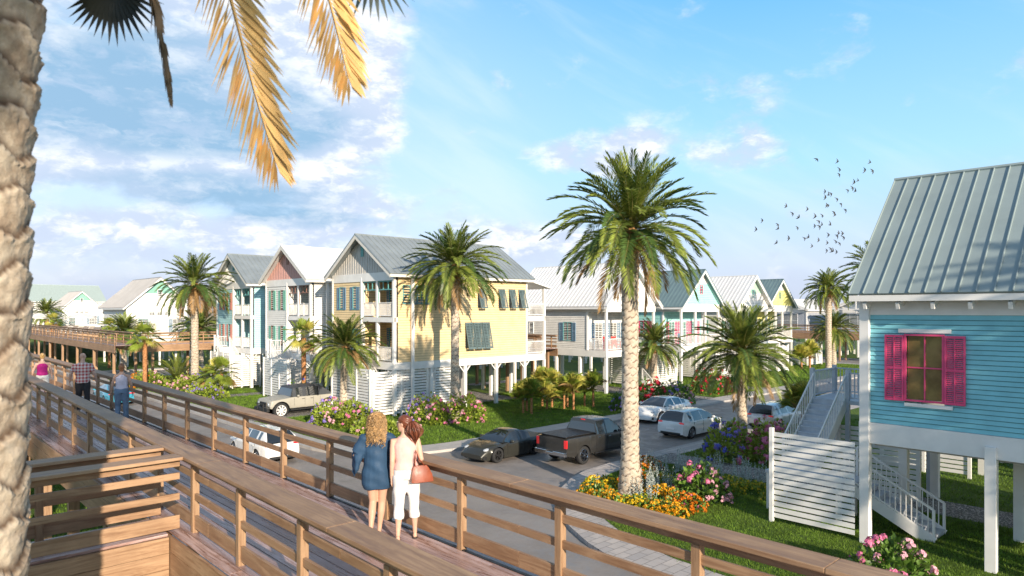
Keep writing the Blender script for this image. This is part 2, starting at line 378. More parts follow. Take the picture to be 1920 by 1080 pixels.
b = MB(); b.prism(ne, -.14, 0); b.prism(far, -.14, 0); b.prism(fe, -.14, 0); struct('pavement', b, SLAB)
b = MB(); b.prism(se, -.14, 0); struct('corner_pavement', b, PAVER)
b = MB(); b.prism([(6.55, -60), (7.1, -60), (7.1, 220), (6.55, 220)], -.14, .0); struct('kerb', b, CONC)
flat('lawn', [neg, seg, farg, feg, [(-120, -60), (6.55, -60), (6.55, 220), (-120, 220)]], .006, LAWN)
flat('gravel_path', [[(25.9, -40), (27.9, -40), (27.9, 18.4), (25.9, 18.4)], [(44.6, 27.6), (48.0, 27.6), (48.4, 40), (44.4, 40)], [(55, 27.7), (57.4, 27.7), (57.4, 33), (55, 33)],
                     [(30, 38), (37, 38), (37, 45), (30, 45)], [(17.3, 54), (25, 54), (25, 55.6), (17.3, 55.6)], [(17.3, 41.0), (26, 41.0), (26, 45.0), (17.3, 45.0)],
                     [(40, 47), (80, 47), (80, 48.6), (40, 48.6)], [(20, 70), (60, 70), (60, 72), (20, 72)]], .012, GRAV)
def inpoly(P, poly):
    x, y = P[:, 0], P[:, 1]; r = np.zeros(len(P), bool); n = len(poly)
    for i in range(n):
        x1, y1 = poly[i]; x2, y2 = poly[(i + 1) % n]
        if y1 == y2: continue
        c = ((y1 > y) != (y2 > y)) & (x < (x2 - x1) * (y - y1) / (y2 - y1) + x1); r ^= c
    return r
def grass(name, rect, dens, h, wdt, poly, excl=(), blades=3):
    s0, s1, t0, t1 = rect; n = int((s1 - s0) * (t1 - t0) * dens)
    P = np.stack([rng.uniform(s0, s1, n), rng.uniform(t0, t1, n)], 1)
    k = inpoly(P, poly)
    for (a, b_, c, d) in excl: k &= ~((P[:, 0] > a) & (P[:, 0] < b_) & (P[:, 1] > c) & (P[:, 1] < d))
    P = P[k]; P = np.repeat(P, blades, 0); n = len(P)
    P = P + rng.normal(0, .02 + .3 * h, (n, 2)); a = rng.uniform(0, 2 * np.pi, n); hh = h * rng.uniform(.5, 1.25, n); l = rng.uniform(.1, .8, n) * hh; la = rng.uniform(0, 2 * np.pi, n)
    V = np.zeros((n, 3, 3), np.float32)
    V[:, 0, 0] = P[:, 0] - np.cos(a) * wdt; V[:, 0, 1] = P[:, 1] - np.sin(a) * wdt
    V[:, 1, 0] = P[:, 0] + np.cos(a) * wdt; V[:, 1, 1] = P[:, 1] + np.sin(a) * wdt
    V[:, 2, 0] = P[:, 0] + np.cos(la) * l; V[:, 2, 1] = P[:, 1] + np.sin(la) * l; V[:, 2, 2] = hh
    F = np.arange(n * 3).reshape(-1, 3)
    o = np_mesh(name, V.reshape(-1, 3), F, BLADE); o.rotation_euler = (0, 0, A); o['kind'] = 'stuff'; return o
GP = (25.9, 27.9, -40, 18.4)
tag(grass('grass', (16, 26, -1, 18), 210, .075, .008, seg, [GP]), 'short green lawn grass between the paved corner and the raised blue house', 'grass')
tag(grass('grass', (22, 45, -10, 18), 60, .09, .014, seg, [GP]), 'short green lawn grass under and behind the raised blue house', 'grass')
tag(grass('grass', (17.4, 46, 27.7, 41), 75, .10, .016, neg, [(44.5, 48, 27, 40), (30, 37, 38, 45)]), 'green lawn grass in front of and beneath the yellow house', 'grass')
tag(grass('grass', (17.4, 24, 38, 76), 40, .12, .022, neg, [(17.3, 26, 41, 45), (17.3, 25, 54, 55.6)]), 'green verge grass along the pavement by the slatted stair screens', 'grass')
tag(grass('grass', (46, 90, 27.7, 45), 22, .13, .03, neg, [(44.5, 48.4, 27, 40), (55, 57.4, 27, 33)]), 'green lawn grass along the far side of the cross street', 'grass')
tag(grass('grass', (-6, 6.5, 8, 60), 45, .13, .018, [(-6, 8), (6.5, 8), (6.5, 60), (-6, 60)]), 'dark green grass below the timber boardwalk', 'grass')

# ------------------------------------------------------------------ boardwalks
DZ = 3.70
def handrail(label, s, t, L, rot, z=DZ, group='timber handrails of the boardwalks', sp=1.8, off=.6, lod=False):
    r = thing('handrail', label, 'handrail', ST(s, t, z), A + rot, group)
    b = MB(); y = 0.0
    while y < L - .01:
        e = min(L, y + 3.6); b.box(-.16, y + .002, 1.03, .16, e - .002, 1.075); b.box(-.034, y + .002, .925, .030, e - .002, 1.028); y = e
    b.build('cap_rail', WOOD, r, bevel=0 if lod else .006)
    for nm, z0, z1 in (('rail', .745, .835), ('rail', .46, .55), ('base_board', .06, .245)):
        b = MB(); y = 0.0
        while y < L - .01:
            e = min(L, y + 3.6); b.box(-.02, y + .002, z0, .02, e - .002, z1); y = e
        b.build(nm, WOOD, r, bevel=0 if lod else .004)
    pm = MB(); pm.box(-.045, -.045, -.12, .045, .045, .927); me = pm.mesh('post', WOODZ)
    y = off
    while y < L:
        p = link_mesh('post', me, r); p.location = (0, y, 0); y += sp
    return r
def deck(label, s0, s1, t0, t1, along='t', z=DZ, posts=True, fasc=.62, lod=False, nm='boardwalk', psp=3.0):
    r = thing(nm, label, 'boardwalk', ST(s0, t0, 0), A if along == 't' else A - R(90), 'raised timber boardwalks')
    if along == 't': Wd, L = s1 - s0, t1 - t0; sg = 1
    else: Wd, L = t1 - t0, s1 - s0; sg = -1        # local +y = v, local +x = -u
    X = lambda x: x if sg > 0 else -x
    b = MB(); n = int(Wd / .145); bw = Wd / n
    for i in range(n):
        y = -random.uniform(0, 4)
        while y < L:
            e = min(L, y + 4.8); a0 = max(0, y)
            if e > a0 + .02:
                x0, x1 = sorted((X(i * bw + .006), X((i + 1) * bw - .006))); dz = random.uniform(-.002, .002)
                b.box(x0, a0 + .002, z - .035 + dz, x1, e - .002, z + dz)
            y += 4.8
    b.build('deck_boards', DECKM if not lod else DECKM, r)
    b = MB()
    for x0 in (X(-.045), X(Wd + .005)):
        for k in range(3):
            h = fasc / 3; a, c = sorted((x0, x0 + X(.04)))
            y = 0.0
            while y < L: e = min(L, y + 4.2); b.box(a - (.004 * (k == 1)), y + .002, z - .04 - (k + 1) * h + .006, c, e - .002, z - .04 - k * h); y = e
    b.build('side_boards', WOOD, r)
    if nm == 'boardwalk' and not lod and along == 't': b = MB(); b.box(Wd - .21, 0, z - .02, Wd - .16, L, z + .012); b.build('edge_gap_shadow', BLACK, r)  # black strip standing for the shadowed gap below the rail's base board
    if posts:
        pm = MB(); pm.box(-.1, -.1, -.1, .1, .1, z - .2); me = pm.mesh('support_post', WOODZ); y = 1.0
        while y < L:
            for x in (.12, Wd - .12): p = link_mesh('support_post', me, r); p.location = (X(x), y, 0)
            y += psp
    return r
deck('long brown plank boardwalk the women and walkers are on', 3.12, 5.80, -5, 45)
deck('narrow plank spur joining the boardwalk nearest the camera', -7, 3.06, 10.16, 11.06, 's', fasc=.66)
deck('narrow plank spur joining the boardwalk farther along near the big trunk', -7, 3.06, 22.2, 23.4, 's')
handrail('sunlit timber handrail between the women and the street', 5.63, -5, 50, 0, off=1.5, sp=1.73)
handrail('wide capped timber handrail on the camera side, both plank spurs butting against it', 3.085, -5, 50, -R(1.05), off=1.55, sp=1.68)
handrail('golden lit timber handrail of the near spur above its tan side boards', -7.0, 10.13, 10.2, -R(90), off=.5, sp=1.95)
handrail('timber handrail on the far edge of the near spur', -7.0, 11.0, 10.21, -R(90), off=.9, sp=1.95)
handrail('timber handrail of the second spur near the big trunk', -7.0, 22.2, 10.21, -R(90), off=.9, sp=1.95)
# boardwalks beyond the street
deck('brown raised walkway crossing in front of the white pool houses', 16.0, 18.0, 67.5, 135, lod=True, psp=7.2)
handrail('handrail on the street side of the walkway before the white pool houses', 16.1, 67.5, 60, 0, lod=True, sp=2.4)
handrail('handrail on the inner side of the walkway before the white pool houses', 17.9, 69.6, 60, 0, lod=True, sp=2.4)
deck('brown raised walkway passing left of the teal two storey house', 18.05, 60, 67.5, 69.5, 's', lod=True, psp=3.6)
handrail('handrail of the walkway left of the teal two storey house', 18.1, 67.6, 24, -R(90), lod=True, sp=2.4)
deck('brown walkway between the yellow house and the white cottage', 39.2, 41.2, 38, 62, lod=True)
handrail('handrail of the walkway between the yellow house and the white cottage', 39.3, 38, 24, 0, lod=True, sp=2.0)
handrail('inner handrail of the walkway between the yellow house and the white cottage', 41.1, 38, 24, 0, lod=True, sp=2.0)
deck('brown walkway running in front of the far grey gabled houses', 97, 99.4, 24, 62, lod=True, fasc=.9, psp=4)
handrail('handrail of the walkway before the far grey gabled houses', 97.1, 24, 38, 0, lod=True, sp=2.4)

# ------------------------------------------------------------------ houses
GAP_SHADE = {}
def lap_wall(b, o, d, n, a0f, z0, z1, holes=(), lap=.17, th=.03, m=0):
    """clapboards on the plane o + a*d; a0f(z) -> (left, right)"""
    o, d, n = Vector(o), Vector(d), Vector(n); z = z0
    while z < z1 - 1e-4:
        e = min(z1, z + lap); zc = (z + e) / 2
        e2 = e; e = e - (.024 if e < z1 - 1e-4 else 0)      # gap under each board, backed by a strip coloured as its shadow
        l0, r0 = a0f(z); l1, r1 = a0f(e)
        cuts = sorted((h[0], h[1]) for h in holes if h[2] < zc < h[3])
        segs = []; c0, c1 = l0, l1
        for h0, h1 in cuts: segs.append((c0, h0, c1, h0)); c0 = c1 = h1
        segs.append((c0, r0, c1, r1))
        for (p, q_, r_, s_) in segs:
            if q_ - p < .01: continue
            A0 = o + d * p + n * th; B0 = o + d * q_ + n * th; A1 = o + d * r_; B1 = o + d * s_
            A2 = o + d * p; B2 = o + d * q_
            v = [(A0.x, A0.y, z), (B0.x, B0.y, z), (B1.x, B1.y, e), (A1.x, A1.y, e), (A2.x, A2.y, z), (B2.x, B2.y, z)]
            b.add(v, [(0, 1, 2, 3), (4, 5, 1, 0)], m)
            if e2 > e: b.add([(A1.x, A1.y, e), (B1.x, B1.y, e), (B1.x, B1.y, e2), (A1.x, A1.y, e2)], [(0, 1, 2, 3)], m + 1)
        z = e2
def obox(b, o, d, n, a0, a1, z0, z1, t0, t1, m=0):
    """box on a wall plane: along d from a0 to a1, out along n from t0 to t1"""
    o, d, n = Vector(o), Vector(d), Vector(n)
    P = [o + d * a + n * t for a, t in ((a0, t0), (a1, t0), (a1, t1), (a0, t1))]
    v = [(p.x, p.y, z0) for p in P] + [(p.x, p.y, z1) for p in P]
    b.add(v, [(0, 3, 2, 1), (4, 5, 6, 7), (0, 1, 5, 4), (1, 2, 6, 5), (2, 3, 7, 6), (3, 0, 4, 7)], m)
def window(par, o, d, n, ac, z0, z1, w_, frame=WHITER, shut=None, rows=2, cols=2, glass=None, sw=.42, name='window', louv=0, head=True, recess=False):
    b = MB(); t = .05; a0, a1 = ac - w_ / 2, ac + w_ / 2
    obox(b, o, d, n, a0 - t, a0, z0, z1, .0, .06); obox(b, o, d, n, a1, a1 + t, z0, z1, .0, .06)
    obox(b, o, d, n, a0 - t, a1 + t, z1, z1 + t, 0, .061); obox(b, o, d, n, a0 - t, a1 + t, z0 - t, z0, 0, .061)
    zin = -.06 if recess else .02
    for i in range(1, cols): a = a0 + w_ * i / cols; obox(b, o, d, n, a - .016, a + .016, z0, z1, zin + .004, zin + .03)
    for i in range(1, rows): z = z0 + (z1 - z0) * i / rows; obox(b, o, d, n, a0, a1, z - .018, z + .018, zin + .004, zin + .034)
    f = b.build(name, frame, par)
    g_ = MB(); obox(g_, o, d, n, a0, a1, z0, z1, zin - .012, zin); g_.build('pane', glass or GLASS, f)
    if shut:
        for a, c in ((a0 - t - sw, a0 - t - .01), (a1 + t + .01, a1 + t + sw)):
            s_ = MB(); fr = .045; Z0, Z1 = z0 - .06, z1 + .02
            obox(s_, o, d, n, a, a + fr, Z0, Z1, .025, .075); obox(s_, o, d, n, c - fr, c, Z0, Z1, .025, .075)
            zm = (Z0 + Z1) / 2
            for zz in (Z0, zm - .03, Z1 - .07): obox(s_, o, d, n, a + fr, c - fr, zz, zz + .07, .026, .073)
            k = louv or 7
            for i in range(k * 2):
                zz = Z0 + .08 + (Z1 - Z0 - .16) * i / (k * 2)
                if abs(zz - zm) < .04: continue
                obox(s_, o, d, n, a + fr, c - fr, zz, zz + (Z1 - Z0) / (k * 2) * .55, .035, .062)
            if louv: obox(s_, o, d, n, (a + c) / 2 - .012, (a + c) / 2 + .012, Z0, Z1, .062, .08)
            s_.build('shutter', shut, par)
    return f
def bahama(par, o, d, n, ac, z0, z1, w_, m=SLATE):
    o_, d_, n_ = Vector(o), Vector(d), Vector(n); b = MB(); a0, a1 = ac - w_ / 2, ac + w_ / 2; out = .42
    def P(a, k, e): p = o_ + d_ * a + n_ * (.05 + out * k + e); return (p.x, p.y, z1 + (z0 - z1) * k)
    def slab(A0, A1, k0, k1, e0, e1): b.add([P(A0, k0, e0), P(A1, k0, e0), P(A1, k1, e0), P(A0, k1, e0), P(A0, k0, e1), P(A1, k0, e1), P(A1, k1, e1), P(A0, k1, e1)], [(0, 3, 2, 1), (4, 5, 6, 7), (0, 1, 5, 4), (1, 2, 6, 5), (2, 3, 7, 6), (3, 0, 4, 7)])
    slab(a0, a0 + .06, 0, 1, 0, .045); slab(a1 - .06, a1, 0, 1, 0, .045); slab((a0 + a1) / 2 - .03, (a0 + a1) / 2 + .03, 0, 1, .001, .046)
    for k in (0, .5, .95): slab(a0 + .06, a1 - .06, k, k + .05, .001, .044)
    N = 16
    for i in range(N): slab(a0 + .06, a1 - .06, .04 + i / N * .94, .04 + (i + .6) / N * .94, .008, .034)
    f = b.build('bahama_shutter', m, par)
    w2 = MB(); obox(w2, o, d, n, a0 + .05, a1 - .05, z0 + .05, z1 - .05, .0, .03); w2.build('pane', GLASS, f)
def balustrade(par, p, q, h=.95, m=WHITE, name='balustrade', sp=.13):
    p, q = Vector(p), Vector(q); b = MB(); L = (q - p).length; d = (q - p) / L
    b.beam(p + Vector((0, 0, h)), q + Vector((0, 0, h)), .07, .05); b.beam(p + Vector((0, 0, .1)), q + Vector((0, 0, .1)), .045, .05)
    n = max(1, int(L / sp))
    for i in range(n): c = p + d * (L * (i + .5) / n); b.box(c.x - .015, c.y - .015, c.z + .12, c.x + .015, c.y + .015, c.z + h - .02)
    return b.build(name, m, par)
def seam_roof(par, x0, x1, ye, ze, yr, zr, m, sp=.42, name='roof', fasc=BEIGE):
    """two slopes; ridge along x at yr,zr ; eaves at ye[0],ye[1] height ze"""
    b = MB()
    for y in ye:
        d = Vector((0, y - yr, ze - zr)).normalized(); nn = Vector((0, -d.z, d.y)) if d.y > 0 else Vector((0, d.z, -d.y)); nn = nn if nn.z > 0 else -nn
        def P(x, k, e): return (x, yr + (y - yr) * k + nn.y * e, zr + (ze - zr) * k + nn.z * e)
        b.add([P(x0, 0, 0), P(x1, 0, 0), P(x1, 1, 0), P(x0, 1, 0), P(x0, 0, -.05), P(x1, 0, -.05), P(x1, 1, -.05), P(x0, 1, -.05)], [(0, 1, 2, 3), (7, 6, 5, 4), (2, 6, 7, 3), (0, 4, 5, 1), (1, 5, 6, 2), (3, 7, 4, 0)])
        n = int((x1 - x0) / sp)
        for i in range(n + 1):
            x = x0 + .02 + (x1 - x0 - .04) * i / n
            b.add([P(x - .014, 0, 0), P(x + .014, 0, 0), P(x + .014, 1, 0), P(x - .014, 1, 0), P(x - .010, 0, .045), P(x + .010, 0, .045), P(x + .010, 1, .045), P(x - .010, 1, .045)], [(4, 5, 6, 7), (0, 4, 7, 3), (1, 2, 6, 5), (3, 7, 6, 2), (0, 1, 5, 4)])
    b.tube([(x0, yr, zr + .0), (x1, yr, zr + .0)], .07, 6)
    r = b.build(name, m, par)
    f = MB()
    for y in ye:                                # fascia at the eave and rake boards
        sgn = 1 if y > yr else -1
        f.box(x0 + .02, min(y - sgn * .07, y - sgn * .03), ze - .22, x1 - .02, max(y - sgn * .07, y - sgn * .03), ze - .052)
        for x in (x0 + .04, x1 - .04):
            f.add([(x - .025, yr, zr - .06), (x + .025, yr, zr - .06), (x + .025, y - sgn * .1, ze - .055), (x - .025, y - sgn * .1, ze - .055), (x - .025, yr, zr - .32), (x + .025, yr, zr - .32), (x + .025, y - sgn * .1, ze - .26), (x - .025, y - sgn * .1, ze - .26)],
                  [(3, 2, 1, 0), (4, 5, 6, 7), (0, 1, 5, 4), (2, 3, 7, 6), (1, 2, 6, 5), (3, 0, 4, 7)])
    f.build('rake_boards', fasc, par)
    return r
def gable_wall(par, x, y0, y1, zb, yr, zr, slope, out, m, style='batten', name='gable', zt=None):
    """triangle wall facing out (-1/+1 along x) between zb and the roof"""
    b = MB(); lim = lambda z: (max(y0, yr - (zr - z) / slope), min(y1, yr + (zr - z) / slope))
    top = zr if zt is None else zt
    if style == 'lap': lap_wall(b, (x, 0, 0), (0, 1, 0), (out, 0, 0), lim, zb, top)
    else:
        l, r_ = lim(zb); lt, rt = lim(top)
        b.add([(x, l, zb), (x, r_, zb), (x, rt, top), (x, lt, top)], [(0, 1, 2, 3)])
        n = int((r_ - l) / .3)
        for i in range(1, n):
            y = l + (r_ - l) * i / n; z = min(top, zr - abs(y - yr) * slope)
            if z > zb + .05: b.box(min(x, x + out * .025), y - .02, zb, max(x, x + out * .025), y + .02, z)
    return b.build(name, [m, GAP_SHADE[m.name]] if style == 'lap' else m, par)
def posts(par, pts, z0, z1, w_=.22, m=WHITE, brace=False, name='post'):
    me = {}
    for x, y in pts:
        if 0 not in me: bb = MB(); bb.box(-w_ / 2, -w_ / 2, z0, w_ / 2, w_ / 2, z1); me[0] = bb.mesh(name, m)
        p = link_mesh(name, me[0], par); p.location = (x, y, 0)
def townhouse(label, s0, t0, cols, group='two storey gabled houses on stilts', W_=7.8, L=11.9, roofm=METAL, detail=True, rows=2, rot=0.0):
    wall, gab, trim, sh, frame = cols
    r = thing('stilt_house', label, 'house', ST(s0, t0, 0), A + rot, group)
    F0, F1, EZ, ZR = 3.45, 6.35, 9.15, 11.95; OV = .5; yr = W_ / 2 - .1; sl = (ZR - EZ) / (W_ / 2 + OV)
    WE = 8.75; PW = 3.9; PD = 1.9
    # body
    b = MB(); full = lambda a, c: (lambda z: (a, c))
    lap_wall(b, (0, 0, 0), (1, 0, 0), (0, -1, 0), full(.3, L), F0, WE + .3)
    lap_wall(b, (0, W_, 0), (1, 0, 0), (0, 1, 0), full(0, L), F0, WE + .3)
    lap_wall(b, (L, 0, 0), (0, 1, 0), (1, 0, 0), full(0, W_), F0, WE + .3)
    lap_wall(b, (0, PW, 0), (0, 1, 0), (-1, 0, 0), full(0, W_ - PW), F0, WE)
    lap_wall(b, (PD, 0, 0), (0, 1, 0), (-1, 0, 0), full(0, PW), F0, WE)
    lap_wall(b, (0, PW, 0), (1, 0, 0), (0, -1, 0), full(0, PD), F0, WE)
    b.add([(.3, .012, F0), (PD, .012, F0), (PD, .012, WE), (.3, .012, WE)], [(0, 1, 2, 3)])
    b.build('walls', [wall, GAP_SHADE[wall.name]], r)
    b = MB()                                     # corner boards, floor bands, frieze
    for x, y in ((L, 0), (0, W_), (L, W_), (0, PW)): b.box(x - .07, y - .07, F0 - .02, x + .07, y + .07, WE + .28)
    b.box(-.06, -.06, F0 - .5, L + .06, W_ + .06, F0 - .01)
    b.box(-.05, -.05, WE, .10, W_ + .05, EZ + .15)
    b.box(-.03, .02, F1 - .32, PD - .05, PW, F1)
    b.build('trim_boards', WHITE, r)
    gable_wall(r, -.0, -.2, W_ + .1, EZ + .15, yr, ZR - .12, sl, -1, gab)
    gable_wall(r, L, -.2, W_ + .1, WE + .3, yr, ZR - .12, sl, 1, WHITE)
    seam_roof(r, -OV - .1, L + .5, (-OV, W_ + OV - .2), EZ, yr, ZR, roofm)
    b = MB(); n = 17
    for i in range(n):
        x = .2 + (L - .4) * i / (n - 1)
        for y, sg in ((0, -1), (W_, 1)): b = MB(); b.beam((0, 0, EZ - .02), (0, sg * (OV - .1), EZ - .2), .07, .14); o = b.build('rafter_tail', BEIGE, r); o.location = (x, y, 0)
    posts(r, [(.1, .12), (.1, PW / 2 + .1), (.1, PW)], 3.0, WE, .2, WHITE, name='porch_post')
    posts(r, [(1.3, -.22)], 0, WE + .2, .17, WHITE, name='tall_corner_post')
    for z in (F0, F1):
        for y0, y1 in ((.2, PW / 2), (PW / 2 + .2, PW - .1)): balustrade(r, (.08, y0, z), (.08, y1, z))
    # porch frames
    b = MB()
    for y0, y1 in ((.22, PW / 2), (PW / 2 + .2, PW - .1)):
        b.box(.06, y0, WE - .62, .12, y1, WE - .55); b.box(.06, y0, WE - .08, .12, y1, WE)
        for k in range(4): y = y0 + (y1 - y0) * k / 3; b.box(.065, y - .03, WE - .55, .115, y + .03, WE - .08)
        for y in (y0, y1): b.box(.062, y - .035, F1, .118, y + .035, WE - .62)
    b.build('screen_frame', frame, r)
    o_, d_, n_ = (PD, 0, 0), (0, 1, 0), (-1, 0, 0)
    for z in (F0, F1):
        window(r, o_, d_, n_, 1.1, z + .1, z + 2.1, .8, frame=frame, shut=sh, rows=3, cols=1, name='porch_door', sw=.3)
        window(r, o_, d_, n_, 2.9, z + .1, z + 2.1, .8, frame=frame, shut=sh, rows=3, cols=1, name='porch_door', sw=.3)
        for a in (.85, 2.65): window(r, (0, PW, 0), d_, n_, a, z + .55, z + 2.05, .42, frame=frame, shut=sh, rows=2, cols=1, sw=.33)
    v = MB(); obox(v, (0, 0, 0), (0, 1, 0), (-1, 0, 0), yr - .16, yr + .16, ZR - 1.5, ZR - .8, .0, .05); v.build('gable_vent', frame, r)
    if detail:
        S, D, N_ = (0, 0, 0), (1, 0, 0), (0, -1, 0)
        window(r, S, D, N_, .95, 7.25, 8.4, .5, frame=TEALSH, shut=None, rows=2, cols=1)
        window(r, S, D, N_, 2.15, 7.25, 8.4, .62, frame=TEALSH, shut=BLUESH, rows=2, cols=2, sw=.3)
        for a in (7.3, 9.3, 10.35, 11.35): bahama(r, S, D, N_, a, 6.95, 8.35, .62)
        for a in (6.2, 6.98, 7.76): bahama(r, S, D, N_, a, 4.1, 5.95, .72)
    pp = [(x, y) for x in (.1, 3.0, 5.95, 8.9, L - .1) for y in (.1, W_ / 2, W_ - .1)]
    posts(r, pp, -.02, F0 - .45, .22, WHITE)
    b = MB()
    for x, y in pp:
        if y < 1:
            for sg in (-1, 1): b.beam((x, y, F0 - 1.05), (x + sg * .5, y, F0 - .5), .07, .07)
    b.build('knee_braces', WHITE, r)
    # two level back porch
    BX = L + 2.2
    b = MB()
    b.box(L + .08, .05, F0 - .5, BX, W_ - .3, F0 - .012); b.box(L + .08, .05, F1 - .35, BX, W_ - .3, F1)
    b.build('porch_floors', WHITE, r)
    posts(r, [(BX - .1, .15), (BX - .1, W_ / 2), (BX - .1, W_ - .4)], -.02, WE - .1, .2, WHITE, name='porch_post')
    for z in (F0, F1): balustrade(r, (L + .1, .12, z), (BX - .2, .12, z)); balustrade(r, (BX - .1, .25, z), (BX - .1, W_ - .5, z))
    b = MB(); b.add([(L + .1, -.3, WE + .35), (BX + .4, -.3, WE - .15), (BX + .4, W_, WE - .15), (L + .1, W_, WE + .35), (L + .1, -.3, WE + .25), (BX + .4, -.3, WE - .27), (BX + .4, W_, WE - .27), (L + .1, W_, WE + .25)],
                    [(0, 1, 2, 3), (7, 6, 5, 4), (0, 4, 5, 1), (1, 5, 6, 2), (2, 6, 7, 3), (3, 7, 4, 0)]); b.build('porch_roof', WHITER, r)
    for z in (F0, F1): window(r, (L, 0, 0), (0, 1, 0), (1, 0, 0), 1.6, z + .1, z + 2.1, 1.6, rows=2, cols=2)
    return r
def slat_fence(label, s, t, L, rot, h=3.05, group='white slatted screens around the stairs', gap=.0, n=4, m=WHITE, z0=.05):
    r = thing('slatted_screen', label, 'slatted screen', ST(s, t, 0), A + rot, group)
    b = MB(); z = z0 + .12; pitch = .185
    while z < h - .1: b.box(-.015, .02, z, .015, L - .02, z + .135); z += pitch
    b.build('slats', m, r)
    me = MB(); me.box(-.06, -.06, -.02, .06, .06, h + .05); me = me.mesh('post', m)
    for i in range(n):
        p = link_mesh('post', me, r); p.location = (0, L - .06 if n == 1 else .06 + (L - .12) * i / (n - 1), 0)
    return r
def stair(par, p0, p1, w_, across, m=WHITE, tread=None, rails=(0, 1), name='stair'):
    """flight from p0 (bottom) to p1 (top); across = horizontal unit vector of its width"""
    p0, p1, ac = Vector(p0), Vector(p1), Vector(across); n = max(3, round((p1.z - p0.z) / .18)); st = MB()
    run = Vector((p1.x - p0.x, p1.y - p0.y, 0)); d = run.normalized()
    for i in range(n):
        c = p0 + run * (i / n); z = p0.z + (p1.z - p0.z) * (i + 1) / n; dd = run / n
        P = [c + dd * -.1, c + dd * 1.0, c + dd * 1.0 + ac * w_, c + dd * -.1 + ac * w_]
        for zz0, zz1, Q in ((z - .04, z, P), (z - (p1.z - p0.z) / n, z - .042, [c, c + d * .02, c + d * .02 + ac * w_, c + ac * w_])):
            v = [(q.x, q.y, zz0) for q in Q] + [(q.x, q.y, zz1) for q in Q]
            st.add(v, [(0, 3, 2, 1), (4, 5, 6, 7), (0, 1, 5, 4), (1, 2, 6, 5), (2, 3, 7, 6), (3, 0, 4, 7)])
    st.build('steps', tread or m, par)
    for k in (0, 1):
        sm = MB(); o = ac * (w_ * k + (.03 if k else -.03)); sm.beam(p0 + o + Vector((0, 0, -.02)), p1 + o + Vector((0, 0, -.1)), .05, .34); sm.build('stringer', m, par)
        if k in rails:
            b = MB(); a, c = p0 + o, p1 + o; H = Vector((0, 0, .95)); b.beam(a + H, c + H, .05, .06); b.beam(a + H * .18, c + H * .18, .035, .04)
            N = max(4, int(run.length / .14))
            for i in range(N + 1): q = a + (c - a) * (i / N); wd = .035 if i in (0, N) else .012; b.box(q.x - wd, q.y - wd, q.z + .0, q.x + wd, q.y + wd, q.z + .95)
            b.build('stair_rail', m, par)
